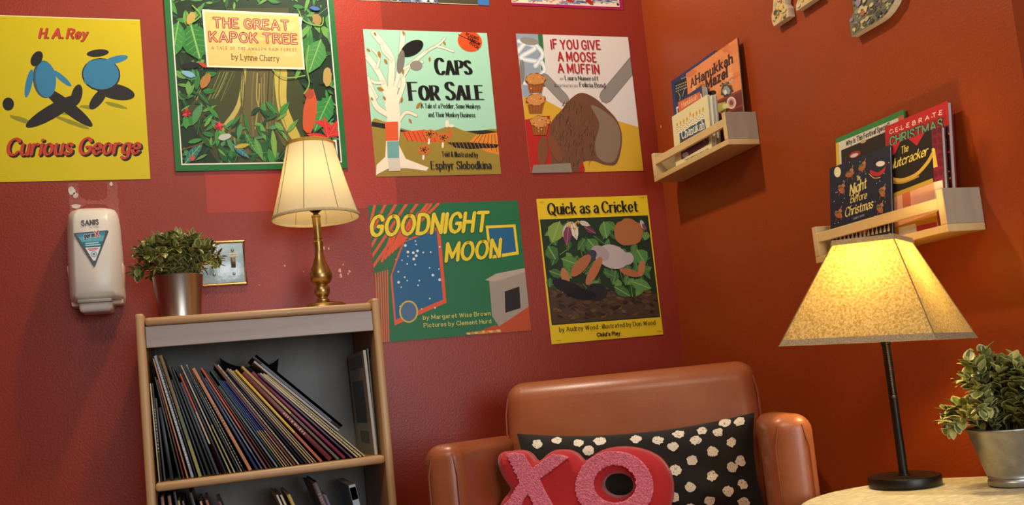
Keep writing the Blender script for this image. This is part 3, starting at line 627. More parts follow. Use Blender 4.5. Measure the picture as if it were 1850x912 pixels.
def put_book(w, h, d, x, z, th, yf, col, words, label, group, **k):
    """th = lean (radians) of the top towards -x"""
    cv, pg = spine_book(w, h, d, col, **k)
    t = thing('book', label, 'book', (x, yf, z), 0, group); t.rotation_euler = (0, -th, 0)
    cv.build('cover', book_prints(), t, color=True); pg.build('pages', paper, t); return t
# (thickness mm, height m, lean deg, cover colour, colour word, extras) from the left side panel to the right
SB = [
 (3, .20, 3, '#c9bb92', 'thin cream', {}), (5, .20, 4, '#1c1c20', 'black', dict(marks=('#b8b4ac', .3, .75))), (4, .17, 6, '#55524e', 'grey floppy', {}),
 (9, .15, 9, '#171c2a', 'short navy', {}), (4, .215, 13, '#26402c', 'dark green', {}), (3, .21, 14, '#7c2a26', 'thin dark red', {}),
 (4, .255, 15, '#b98a5c', 'tan', {}), (7.5, .262, 16, '#a9b8c0', 'icy blue', dict(marks=('#f2f2f0', .1, .9))), (4, .262, 16.5, '#17161a', 'black', dict(marks=('#8a8880', .4, .95))),
 (9, .262, 17, '#7a6236', 'olive brown', dict(bands=((0, .3, '#8f8a36'), (.3, .55, '#5c6a30')), hard=True)), (4, .21, 18, '#2b3d52', 'slate blue', {}), (7, .24, 19, '#1d2a1e', 'blackish green', {}),
 (5, .235, 20, '#18211c', 'black', {}), (7, .205, 20.5, '#3c4650', 'steel grey', dict(hard=True)), (5, .225, 21.5, '#c24a2c', 'orange red', dict(bands=((0, .62, '#c8b48a'), (0, .3, '#3a3c48')))),
 (6, .245, 22, '#1b2230', 'midnight blue', {}), (4, .245, 23, '#b7ab8c', 'beige', dict(bands=((.1, .4, '#8c8a3c'),))), (4, .245, 24, '#26324a', 'dark blue', dict(bands=((0, .45, '#a3a04a'),))),
 (4, .25, 25, '#20383a', 'dark teal', {}), (3, .25, 25.5, '#d4cbb2', 'thin cream', dict(marks=('#2a2620', .05, .9))), (3.4, .25, 26, '#171a1c', 'thin black', dict(marks=('#c8c2b0', .05, .7))),
 (9, .243, 27.5, '#c98a5a', 'tan orange', dict(marks=('#5c2f1a', .4, .66), hard=True)), (7, .225, 29, '#1e2c58', 'navy', dict(hard=True)), (4, .225, 30, '#8d9aa8', 'pale steel', dict(bands=((0, .18, '#2a3c7a'),))),
 (4.5, .25, 31, '#c05a36', 'rust orange', dict(bands=((0, .4, '#5a2a26'),))), (3, .245, 32, '#7a3a2a', 'thin rust', {}), (4, .25, 32.5, '#151a18', 'black', {}),
 (5, .21, 33.5, '#93a0b2', 'pale grey blue', {}), (4, .25, 34, '#1c4a34', 'dark green', {}), (3, .225, 34.5, '#2c3e8a', 'thin royal blue', dict(bands=((0, .42, '#b88a4a'),))),
 (3, .225, 35, '#2c3e8a', 'thin royal blue', dict(bands=((0, .42, '#c8a060'),))), (3, .225, 35.5, '#34468e', 'thin royal blue', dict(bands=((0, .42, '#b08040'),))), (3, .225, 36, '#2a3c80', 'thin royal blue', dict(bands=((0, .42, '#b88a4a'),))),
 (6, .27, 36.5, '#6b3a24', 'brown', {}), (4, .27, 37, '#cfc3a4', 'cream', dict(marks=('#3a3026', .1, .95))), (4, .255, 38, '#1c1a1c', 'black', dict(marks=('#a09890', .4, .8))),
 (4, .26, 38.5, '#3a2f4a', 'dusky purple', {}), (4, .265, 39, '#b59c6c', 'tan', {}), (3, .265, 39.5, '#d3c29a', 'thin beige', {}), (3, .262, 40, '#bfa878', 'thin tan', {}),
 (7, .265, 41, '#d8b422', 'yellow', dict(bands=((0, .32, '#b8301e'),), hard=True)), (13, .262, 43, '#6a1c18', 'thick maroon', dict(marks=('#d8b48c', .3, .55), hard=True)), (7, .285, 44, '#c4a65a', 'gold and brown', dict(bands=((0, .5, '#5a3a22'),), hard=True)),
 (9, .27, 45, '#8a1c48', 'magenta', dict(hard=True)), (5, .27, 46, '#5a4a62', 'grey purple', {}), (4, .275, 47, '#d2c6a4', 'pale cream', {}), (5, .275, 47.5, '#cfc094', 'cream dotted', dict(marks=('#4a3c2a', .05, .7))), (3.5, .275, 48, '#c8bf98', 'pale yellow', {}),
]
def quad_of(x, z, w, h, th):
    s, c = math.sin(th), math.cos(th)
    return [(x, z), (x+w*c, z+w*s), (x+w*c-h*s, z+w*s+h*c), (x-h*s, z+h*c)]
def apart(A, B):
    """separating axis test between two convex outlines"""
    for P in (A, B):
        for i in range(4):
            ex, ez = P[i][0]-P[i-1][0], P[i][1]-P[i-1][1]; a = [ez*p[0]-ex*p[1] for p in A]; b = [ez*p[0]-ex*p[1] for p in B]
            if max(a) < min(b) or max(b) < min(a): return True
    return False
def settle(placed, w, h, th, x, z, gap=.0005):
    """smallest x where the leaning book clears those already on the shelf"""
    while not all(apart(q, quad_of(x-gap, z, w+2*gap, h, th)) for q in placed[-9:]): x += .0004
    return x
def shelf_books():
    placed = []; x = -1.4045
    for i, (mm, h, deg, col, word, ex) in enumerate(SB):
        w = mm/1000*BOOKW; th = R(max(1.5, deg-3.6))
        while i < 6 and quad_of(x, 0, w, h, th)[3][0] < -1.4045: x += .0004
        x = settle(placed, w, h, th, x, SH[0]+.0006); placed.append(quad_of(x, SH[0]+.0006, w, h, th))
        lab = f"{word} picture book leaning on the upper shelf, {ordn(i)} from the left side panel"
        put_book(w, h, .19+.02*((i*7) % 5)/4, x, SH[0]+.0006, th, -.318+.004*((i*5) % 4), col, word, lab, 'picture books leaning on the upper shelf', **ex)
    return placed
BOOKW = 0.72
LASTB = shelf_books()
def last_books():
    # three large books lying on the slope of the rest, and a worn magazine upright against the right side panel
    th = R(45); x, z = -1.06, SH[0]+.062
    for i, (mm, hh, col, word, ex) in enumerate(((4.2, .232, '#b9b4ac', 'pale grey', {}), (6, .240, '#1d1f26', 'black', dict(hard=True, bands=((.1, .9, '#3c4656'),))), (5, .238, '#16171a', 'black white-edged', dict(hard=True, bands=((0, 1, '#d4d0c8'), (.0, 1, '#22252c')))))):
        ww = mm/1000; x = settle(LASTB, ww, hh, th, x, z); LASTB.append(quad_of(x, z, ww, hh, th))
        put_book(ww, hh, .21, x, z, th, -.312, col, word, f"large {word} book, {('lowest', 'second', 'topmost')[i]} of the three sloping down to the worn magazine", 'large books on the sloping pile', **ex)
        z += .004
last_books()
def magazine(name, x, z, lean, bend, w, h, d, col, label, front=None, y=-.30, curl=0):
    """thin bendable booklet: sheets follow a bow; spine towards the back or front"""
    b = MB(); n = 10; vs = []; fs = []
    for i in range(n+1):
        t = i/n; xx = -lean*t+bend*math.sin(math.pi*t)+curl*t*t
        for dx, yy in ((0, 0), (w, 0), (w, d), (0, d)): vs.append((xx+dx, yy, t*h))
    for i in range(n):
        for k in range(4): fs.append((i*4+k, i*4+(k+1) % 4, (i+1)*4+(k+1) % 4, (i+1)*4+k))
    fs += [(3, 2, 1, 0), tuple(n*4+k for k in range(4))]
    b.add(vs, fs, 0, True, C(col))
    if front:
        for (t0, t1, a, e, cc) in front:
            X = lambda t: -lean*t+bend*math.sin(math.pi*t)+curl*t*t-.0004
            m_ = 6; vs = []; fs = []
            for i in range(m_+1):
                t = t0+(t1-t0)*i/m_; vs += [(X(t), d*a, t*h), (X(t), d*e, t*h)]
            for i in range(m_): fs.append((2*i, 2*i+1, 2*i+3, 2*i+2))
            b.add(vs, fs, 0, True, C(cc))
    o = b.build(name, book_prints(), color=True); o.location = (x, y, z)
    return tag(o, label, 'magazine')
magazine('magazine', -.9555, SH[0]+.0006, .006, .0, .006, .232, .235, '#b0a892', 'worn grey magazine with faded cover, upright against the right side panel of the bookcase', front=((.84, .96, .1, .9, '#5d584c'), (.3, .72, .2, .85, '#3a3c3e'), (.1, .22, .2, .7, '#6a6456')), y=-.29)
magazine('magazine', -.9480, SH[0]+.0006, .002, .0, .003, .236, .22, '#6a6458', 'thin dull magazine squeezed between the worn magazine and the bookcase side', y=-.275)
def dark_booklet():
    # a floppy dark booklet standing behind the leaning books, its top edge sagging between two raised corners
    b = MB(); n = 16; vs = []; fs = []
    top = [(-1.262, .985), (-1.245, .972), (-1.225, .9635), (-1.20, .958), (-1.175, .9565), (-1.155, .958), (-1.14, .963), (-1.128, .972)]
    top = catmull([(p[0], p[1], 0) for p in top], 2); m = len(top)
    for i, p in enumerate(top):
        y = -.075+.03*math.sin(math.pi*i/(m-1))
        for yy in (y, y+.0035): vs += [(p[0], yy, p[1]), (p[0]*.35-1.195*.65, yy, .7312)]
    for i in range(m-1):
        a, c = i*4, (i+1)*4; fs += [(a, a+1, c+1, c), (a+2, c+2, c+3, a+3), (a, c, c+2, a+2), (a+1, a+3, c+3, c+1)]
    fs += [(0, 2, 3, 1), ((m-1)*4, (m-1)*4+1, (m-1)*4+3, (m-1)*4+2)]
    b.add(vs, fs, 0, True, C('#1c1a20')); o = b.build('booklet', book_prints(), color=True)
    tag(o, 'floppy black booklet with raised corners standing behind the leaning books on the upper shelf', 'booklet')
dark_booklet()
LOW = [(-1.399, 6, .699, 3, '#8a5c40', 'brown', {}), (-1.386, 6, .698, 4, '#a06a4a', 'tan brown', {}), (-1.375, 5, .706, 6, '#17161a', 'tall black', {}),
 (-1.368, 4, .687, 7, '#a89c4a', 'olive yellow', {}), (-1.359, 4, .685, 8, '#6a4a62', 'dusky purple', {}), (-1.346, 7, .698, 13, '#1a181a', 'tall black glossy', {}), (-1.325, 4, .679, 14, '#c4a888', 'cream topped', {}),
 (-1.314, 5, .680, 15, '#9a5a40', 'reddish brown', {}), (-1.290, 6, .673, 19, '#5a1c34', 'plum', {}),
 (-1.172, 4, .671, 20, '#d8ccb4', 'cream edged', dict(hard=True)), (-1.164, 4, .670, 20, '#cfc4b0', 'pale edged', dict(hard=True)), (-1.150, 7, .668, 20, '#b89a30', 'golden yellow', {}),
 (-1.097, 12, .686, 18, '#3a1a22', 'tall dark maroon', dict(marks=('#9a6a5c', .7, .92), hard=True)), (-1.080, 7, .656, 18, '#4a3a5a', 'muted violet', {}),
 (-1.019, 15, .671, 9, '#7fa0ae', 'blue and silver glossy', dict(bands=((0, 1, '#a8c0c8'), (.2, .3, '#4a6a80'), (.42, .5, '#b0424a'), (.6, .7, '#e4eaea'), (.75, .82, '#48606c'), (.88, .98, '#d8e0e2'))))]
LOWQ = []
for i, (xt, mm, zt, deg, col, word, ex) in enumerate(LOW):
    th = R(deg); h = (zt-SH[1])/math.cos(th); x = settle(LOWQ, mm/1000, h, th, max(-1.4045+h*math.sin(th)*(i < 2), xt+h*math.sin(th)), SH[1]+.0006); LOWQ.append(quad_of(x, SH[1]+.0006, mm/1000, h, th))
    put_book(mm/1000, h, .2, x, SH[1]+.0006, th, -.30+.003*((i*3) % 4), col, word, f"{word} book on the lower bookcase shelf, {ordn(i)} from the left", 'books on the lower shelf', **ex)

# ------------------------------------------------------------------ potted plants
leaf_m = mat('leaf_green', attr=True, rough=0.45)
def plant(name, label, loc, rt, rb, h, pot_m, prof, spread, top, nst, seed, limit=None, group=None, dens=1.0):
    t = thing(name, label, 'plant', loc, 0, group)
    b = MB(); b.lathe(prof, 56, cap0=True); pot = b.build('pot', pot_m, t)
    s = MB(); s.lathe([(0.001, h-.012), (rt*.93, h-.012)], 40, col=C('#2a1e16')); s.build('soil', mat('dark_soil', '#2a2018', .95, bump=(200, .8, .004)), t)
    rnd = random.Random(seed); L = MB(); S = MB()
    cols = ['#6f7c34', '#5a682c', '#8d9648', '#464f26', '#a0a458', '#626c2f', '#39441f', '#7f8840']
    edge = ['#b4b478', '#bebc84', '#a0a464']
    def leaf(p, d, up, ln, wd):
        d = d.normalized(); sd = d.cross(up)
        if sd.length < 1e-3: sd = Vector((1, 0, 0))
        sd.normalize(); nn = sd.cross(d); c = C(rnd.choice(cols)); ce = C(rnd.choice(edge))
        vs = []; T = ((0, .12), (.18, .62), (.42, 1), (.68, .86), (.88, .45), (1, 0.04)); cu = rnd.uniform(-.25, .12)
        for tt, q in T:
            bend = nn*(cu*ln*tt*tt)
            for a in (-1, -.62, 0, .62, 1): vs.append(p+d*(ln*tt)+bend+sd*(wd*.5*q*a)+nn*(abs(a)*wd*.12*q))
        k = 5
        for i in range(len(T)-1):
            for j in range(4):
                f = (i*k+j, (i+1)*k+j, (i+1)*k+j+1, i*k+j+1)
                L.add([vs[q_] for q_ in f], [(0, 1, 2, 3)], 0, True, ce if (j in (0, 3) or i == len(T)-2) else c)
    for i in range(nst):
        a = rnd.uniform(0, 2*math.pi); q = rnd.uniform(0, 1)**.6
        tip = Vector((spread*q*math.cos(a), spread*q*math.sin(a), h+(top-h)*(1-.62*q*q)*rnd.uniform(.72, 1.0)))
        if q > .82: tip.z = h+rnd.uniform(-.005, .5)*(top-h)*.8
        if limit and tip.x > limit: tip.x = limit*rnd.uniform(.5, 1)
        root = Vector((rt*.55*q*math.cos(a), rt*.55*q*math.sin(a), h-.014)); mid = (root+tip)/2+Vector((0, 0, .012+.015*q))
        if math.hypot(mid.x, mid.y) > rt*.8 : mid.z = max(mid.z, h+.012)
        path = [Vector(p) for p in catmull([root, mid, tip], 6)]; S.tube(path, [.0012]*len(path), 5)
        n = int(len(path)*dens)
        for j in range(2, n):
            p = path[min(j, len(path)-1)]; d = (path[min(j+1, len(path)-1)]-path[j-1]).normalized() if j < len(path)-1 else (path[-1]-path[-2]).normalized()
            ph = rnd.uniform(0, 3.14) if j == 2 else ph+1.57
            u = d.cross(Vector((.3, .1, 1))).normalized(); w = d.cross(u)
            for sg in (0, math.pi):
                o = u*math.cos(ph+sg)+w*math.sin(ph+sg); dd = o*1.0+d*rnd.uniform(.5, 1.0)+Vector((0, 0, rnd.uniform(-.1, .35))); ln = rnd.uniform(.017, .026)*(rt/.053)**.5
                if p.z < h+.004 and math.hypot(p.x, p.y) > rt*.7: continue
                leaf(p, dd, Vector((0, 0, 1)), ln, ln*rnd.uniform(.58, .78))
        leaf(path[-1], (path[-1]-path[-2])+Vector((0, 0, .001)), Vector((0, .3, 1)), .014, .008)
    S.build('stems', mat('stem_green', '#5c6b34', .6), t); L.build('foliage', leaf_m, t, color=True)
    return t
pot_gold = mat('brushed_steel', '#b9b2a4', 0.3, metal=1.0, bump=(120, .03, .0005))
zinc = mat('dull_zinc', '#b4b3ac', 0.42, metal=.9, bump=(260, .1, .0008), vary=(60, '#a2a29c'))
H1 = .099
plant('potted_plant', 'small leafy plant in a tapered steel pot standing on the bookcase', (-1.339, -.2, TOPZ+.0005), .053, .043, H1, pot_gold,
      [(.0425, 0), (.0432, .001), (.0436, .008), (.0528, H1-.002), (.0538, H1), (.0528, H1+.0006), (.0515, H1-.002), (.044, .012)], .106, .203, 60, 5, dens=.92)
H2 = .088
plant('potted_plant', 'leafy plant in a dull zinc pot standing on the tablecloth beside the black lamp', (-.121, -1.193, .6232), .0565, .036, H2, zinc,
      [(.0345, 0), (.0362, .002), (.0368, .007), (.035, .0095), (.035, .0115), (.037, .0135), (.0365, .016), (.038, .02), (.0558, H2-.003), (.0578, H2-.001), (.0572, H2+.001), (.0548, H2-.002), (.038, .02)], .088, .212, 56, 21, limit=.075)

# ------------------------------------------------------------------ brass lamp
brass = mat('antique_brass', '#bda268', 0.34, metal=1.0, vary=(30, '#a88a50'))
dark_met = mat('black_metal', '#1a1714', 0.45, metal=.3)
def bulb_mat(name, col, strength):
    m = bpy.data.materials.new(name); m.use_nodes = True; b = m.node_tree.nodes['Principled BSDF']
    b.inputs['Base Color'].default_value = (1, 1, 1, 1); b.inputs['Emission Color'].default_value = col+(1,); b.inputs['Emission Strength'].default_value = strength
    return m
def brass_lamp():
    t = thing('table_lamp', 'antique brass lamp with round cream panelled shade standing on the bookcase', 'lamp', (-1.0246, -.168, TOPZ+.0005))
    b = MB(); b.lathe([(.0535, 0), (.0545, .002), (.0545, .013), (.053, .016), (.046, .020), (.02, .025), (.016, .027)], 64, cap0=True, cap1=True); b.build('base', brass, t)
    pr = [(.0148, .027), (.0152, .030), (.012, .033), (.0115, .036), (.0165, .042), (.0185, .050), (.0178, .058), (.0145, .063), (.0135, .066), (.019, .069), (.0235, .075), (.0262, .083), (.0255, .093), (.021, .105), (.0155, .118), (.0115, .132), (.0100, .146), (.0105, .158), (.0118, .164), (.0118, .168), (.0100, .170), (.0100, .174), (.0112, .175), (.0112, .178), (.0098, .179), (.0098, .226), (.0108, .227), (.0108, .231), (.005, .232)]
    b = MB(); b.lathe(pr, 40, cap0=True, cap1=True); b.build('stem', brass, t)
    b = MB(); b.lathe([(.006, .232), (.006, .238), (.009, .239), (.0155, .244), (.0165, .252), (.0165, .256), (.013, .262), (.012, .285)], 32, cap0=True, cap1=True); b.build('socket', dark_met, t)
    b = MB(); b.ball((0, 0, .306), .026, 20, 12, sc=(1, 1, 1.15)); b.build('bulb', bulb_mat('warm_bulb', (1, .78, .45), LIGHTS['lamp_brass']*2.0), t)
    z0, z1, r0, r1 = .224, .406, .1015, .0545
    cloth = shade_mat('cream_shade_cloth', '#d9cfae', '#f2e2b0', 300, '#e2d6b0', (1, 1, .3), .32)
    n = 8; prof = []
    b = MB(); prof = [(r0+(r1-r0)*i/10-.0015*math.sin(math.pi*i/10), z0+(z1-z0)*i/10) for i in range(11)]
    b.lathe(prof, 72); sh = b.build('shade', cloth, t)
    trim = shade_mat('cream_trim', '#cfc29a', '#d8c894', 300, '#bfb184', (1, 1, 1), .2)
    gold = shade_mat('gold_braid', '#d8b65a', '#e8c460', 500, '#b8923a', (1, 1, 1), .3)
    b = MB(); b.lathe([(r0+.0006, z0+.006), (r0+.0018, z0+.003), (r0+.0016, z0-.001), (r0-.0012, z0-.0015), (r0-.0014, z0+.006)], 72); b.build('rim', trim, sh)
    b = MB(); b.lathe([(r1+.0022, z1-.008), (r1+.0022, z1), (r1-.0004, z1+.0012), (r1-.001, z1-.006)], 72); b.build('top_band', gold, sh)
    b = MB()
    for k in range(n):
        a = R(-112+45*k); b.tube([((r+.0004)*math.cos(a), (r+.0004)*math.sin(a), z) for r, z in prof], .0009, 5)
    b.build('seams', mat('seam_thread', '#7d7152', .8), sh)
    b = MB()   # wire spider that carries the shade
    for k in range(3): a = R(20+120*k); b.tube([(.004*math.cos(a), .004*math.sin(a), z1-.016), (r1*math.cos(a), r1*math.sin(a), z1-.003)], .0011, 6)
    b.lathe([(.005, z1-.017), (.005, z1-.014)], 16, cap0=True, cap1=True)
    for sg in (-1, 1): b.tube(catmull([(sg*.014, 0, .256), (sg*.034, 0, .30), (sg*.032, 0, .345), (sg*.003, 0, z1-.016)], 6), .0012, 6)
    b.build('harp', brass, t)
brass_lamp()

# ------------------------------------------------------------------ soap dispenser
def soap_dispenser():
    ivory = mat('ivory_plastic', '#d6d2c6', 0.32, bump=(90, .02, .0005)); dk = mat('warm_ivory_back', '#d8c4a8', .4); grey = mat('grey_plastic', '#8f8c84', .4)
    t = thing('soap_dispenser', 'ivory wall soap dispenser with teal triangular label and push lever, under the yellow poster', 'dispenser', (-1.518, -.0006, 1.125))
    # body: stacked outline sections (half width, front depth) up the height, with chamfered front corners
    def shell(rows, mk):
        b = MB(); vs = []; fs = []
        for z, hw, dp, ch, in_ in rows:
            ring = [(-hw, 0), (-hw, -dp*.52), (-hw+ch*.25, -dp*.62), (-hw+ch, -dp*.97), (-hw+ch*1.3, -dp), (hw-ch*1.3, -dp), (hw-ch, -dp*.97), (hw-ch*.25, -dp*.62), (hw, -dp*.52), (hw, 0)]
            vs += [(x, y, z) for x, y in ring]
        n = 10
        for i in range(len(rows)-1):
            for k in range(n-1): fs.append((i*n+k, i*n+k+1, (i+1)*n+k+1, (i+1)*n+k))
            fs.append((i*n+n-1, i*n, (i+1)*n, (i+1)*n+n-1))
        fs += [tuple(range(n-1, -1, -1)), tuple((len(rows)-1)*n+k for k in range(n))]
        b.add(vs, fs, 0, True); return b
    rows = [(.012, .0545, .074, .014, 0), (.017, .056, .090, .015, 0), (.022, .0565, .097, .016, 0), (.03, .0568, .1, .017, 0), (.07, .0568, .103, .017, 0), (.13, .0565, .0982, .017, 0), (.19, .0548, .0934, .017, 0), (.21, .053, .084, .017, 0), (.220, .051, .072, .018, 0), (.229, .046, .054, .018, 0), (.234, .039, .034, .018, 0), (.2355, .035, .018, .014, 0)]
    shell(rows, 0).build('cover', ivory, t)
    b = MB()
    def taper(p): return Vector((p.x*(1-.1*max(0, (.06-p.z))/.06), p.y, p.z))
    b.box(-.060, .060, -.05, 0, .004, .10, .004, 2, deform=taper); b.build('back_plate', dk, t)
    b = MB()
    def lev(p): f = max(0, (.035-p.z)/.05); return Vector((p.x*(1-.08*f), p.y+.012*f, p.z))
    b.box(-.036, .036, -.112, -.04, -.016, .0115, .008, 4, deform=lev); lv = b.build('lever', ivory, t)
    b = MB(); b.box(-.035, .035, -.1115, -.09, .0035, .0118, .002, 2); b.build('lever_lip', grey, lv)
    # printed label on the front face (front face is nearly flat between z .09 and .19)
    A = Art(.0742, .2, [(134, 280), (357, 280), (357, 880), (134, 880)], mb=MB(), z0=0.0)
    S = lambda x, y: ((x-148)/(442-148)*223+134, (y-130)/(490-130)*340+290)   # crop of the label area
    def P(q): return [S(*p) for p in q]
    def rounded(q, r):   # soften the triangle's corners
        out = []
        for i, p in enumerate(q):
            a, b_ = q[i-1], q[(i+1) % len(q)]
            for o in (a, b_):
                d = math.dist(p, o); out.append((p[0]+(o[0]-p[0])*r/d, p[1]+(o[1]-p[1])*r/d))
        return out
    A.poly(rounded(P([(146, 232), (444, 219), (307, 494)]), 10), '#4a5258')
    A.poly(P([(172, 240), (416, 228), (366, 338), (240, 338)]), '#2f8aa2'); A.poly(P([(190, 262), (404, 258), (386, 300), (216, 300)]), '#59a8bc')
    A.poly(P([(216, 300), (386, 300), (366, 340), (240, 342)]), '#1f7088'); A.poly(P([(240, 342), (366, 340), (318, 440), (300, 440)]), '#dfe6e6')
    A.text('germ', S(236, 272), S(318, 266), 34, '#16324a', 2.0, 1.4, shear=.15, outline=('#dbe8ec', 1.2)); A.text('X', S(330, 266), S(362, 262), 40, '#c2283a', 2.4, 1.4, outline=('#e8eef0', 1.2))
    A.stroke([S(246, 312), S(350, 308)], 7, '#bfdbe2'); A.stroke([S(246, 327), S(362, 323)], 7, '#bfdbe2'); A.stroke([S(262, 354), S(345, 350)], 6, '#c2384a'); A.stroke([S(274, 364), S(332, 361)], 5, '#c2384a')
    cx, cy = S(308, 392); A.ell(cx, cy, 19, 21, '#5a96a8'); A.ell(cx, cy, 14, 16, '#dfe6e6'); A.ell(cx, cy, 8, 9, '#3a7a90')
    A.text('SANIS', S(222, 178), S(358, 172), 34, '#3a3c3e', 2.0); A.text('by clean', S(288, 198), S(362, 196), 10, '#55585a', 1.4)
    A.mb.v = [(x-.0371, -z, y) for x, y, z in A.mb.v]
    # wrap print on to the curved front
    rz = [(r[0], r[2]) for r in rows]
    def dep(z):
        for (a, da), (b_, db) in zip(rz, rz[1:]):
            if a <= z <= b_: return da+(db-da)*(z-a)/(b_-a)
        return .1
    A.mb.v = [(x, y-dep(min(.23, z))-.0014, z) for x, y, z in A.mb.v]
    A.mb.build('label', print_mat(), t, color=True)['label'] = 'teal triangular label with grey edge'
soap_dispenser()
def tape_mark(x0, x1, seed):
    rn = random.Random(seed); L = []; Rr = []
    for i in range(15):
        z = 1.335+.093*i/14; L.append((x0+rn.uniform(-.0015, .0015), z)); Rr.append((x1+rn.uniform(-.0015, .0015), z))
    return L+Rr[::-1]
def tape_residue():
    b = MB(); tp = mat('old_tape_film', '#9c5044', .45, bump=(500, .5, .001), vary=(160, '#8f3c30')); pl = mat('torn_paint_plaster', '#d8cfc4', .7, vary=(90, '#b8aca0'))
    for q in (tape_mark(-1.571, -1.549, 1), tape_mark(-1.487, -1.464, 2)):
        b.add([(p[0], -.0005, p[1]) for p in q], [tuple(range(len(q)))], 0)
        n = len(q)
    rn = random.Random(8); up = []; dn = []
    for i in range(19):
        x = -1.55+.066*i/18; e = abs(i-9)/9; up.append((x, 1.385+.014*e**3+rn.uniform(-.003, .004))); dn.append((x, 1.3755-.012*e**4))
    q = up+dn[::-1]; b.add([(p[0], -.00055, p[1]) for p in q], [tuple(range(len(q)))], 0)
    for cx, cz, rx, rz in ((-1.564, 1.41, .008, .012), (-1.556, 1.398, .007, .008), (-1.557, 1.372, .012, .006), (-1.478, 1.424, .004, .005)):
        q = [(cx+rx*rn.uniform(.7, 1.1)*math.cos(t*.52), cz+rz*rn.uniform(.7, 1.1)*math.sin(t*.52)) for t in range(12)]
        b.add([(p[0], -.0011, p[1]) for p in q], [tuple(range(12))], 1)
    o = b.build('tape_residue', [tp, pl]); tag(o, 'peeling clear tape marks on the red wall between the yellow poster and soap dispenser', 'tape')
tape_residue()

# ------------------------------------------------------------------ switch plate
def switch_plate():
    gl = mat('pale_blue_glaze', '#b4cdd6', .18, bump=(70, .35, .003), vary=(40, '#93b4c2'), coat=.6); bd = mat('gilt_border', '#b98f5a', .3, metal=.6, bump=(120, .2, .001))
    sc = mat('steel_screw', '#8a8880', .3, metal=1); tg = mat('brown_toggle', '#8a7a58', .35); st = mat('cream_sticker', '#d6cdb0', .6)
    t = thing('switch_plate', 'pale blue glazed double switch plate with gilt border, half behind the steel potted plant', 'switch plate', (-1.247, -.0008, 1.163))
    w, h = .065, .111
    b = MB(); b.box(-w+.006, w-.006, -.0055, 0, .006, h-.006, .002, 2); b.build('plate', gl, t)
    b = MB()
    b.tube([(-w+.003, -.003, .003), (w-.003, -.003, .003), (w-.003, -.003, h-.003), (-w+.003, -.003, h-.003)], .0042, 8, closed=True); b.build('border', bd, t)
    for dx in (.034, -.012):
        b = MB(); b.box(dx-.0055, dx+.0055, -.0062, -.004, .043, .068, .0008, 1); sl = b.build('switch_slot', mat('dark_slot', '#3a2f22', .6), t)
        b = MB()
        def tip(p): return Vector((p.x, p.y-.0, p.z+max(0, -p.y-.006)*.5))
        b.box(dx-.0042, dx+.0042, -.017, -.005, .050, .064, .0015, 2, deform=tip); b.build('toggle', tg, t)
        for z in (.0285, .0865):
            b = MB(); b.ball((dx, -.0055, z), .0038, 12, 8, sc=(1, .5, 1)); b.box(dx-.003, dx+.003, -.0078, -.0065, z-.0004, z+.0004, m=0); b.build('screw', sc, t)
    A = Art(.019, .0085, [(0, 0), (190, 0), (190, 85), (0, 85)], '#d9d0b4', thick=.0005); A.text('LIGHTS', (22, 56), (168, 56), 32, '#4a3a20', 1.6)
    o = A.mb.build('sticker', print_mat(), t, color=True); o.matrix_local = Matrix(((1, 0, 0, .0255), (0, 0, -1, -.0058), (0, 1, 0, .0705), (0, 0, 0, 1)))
switch_plate()

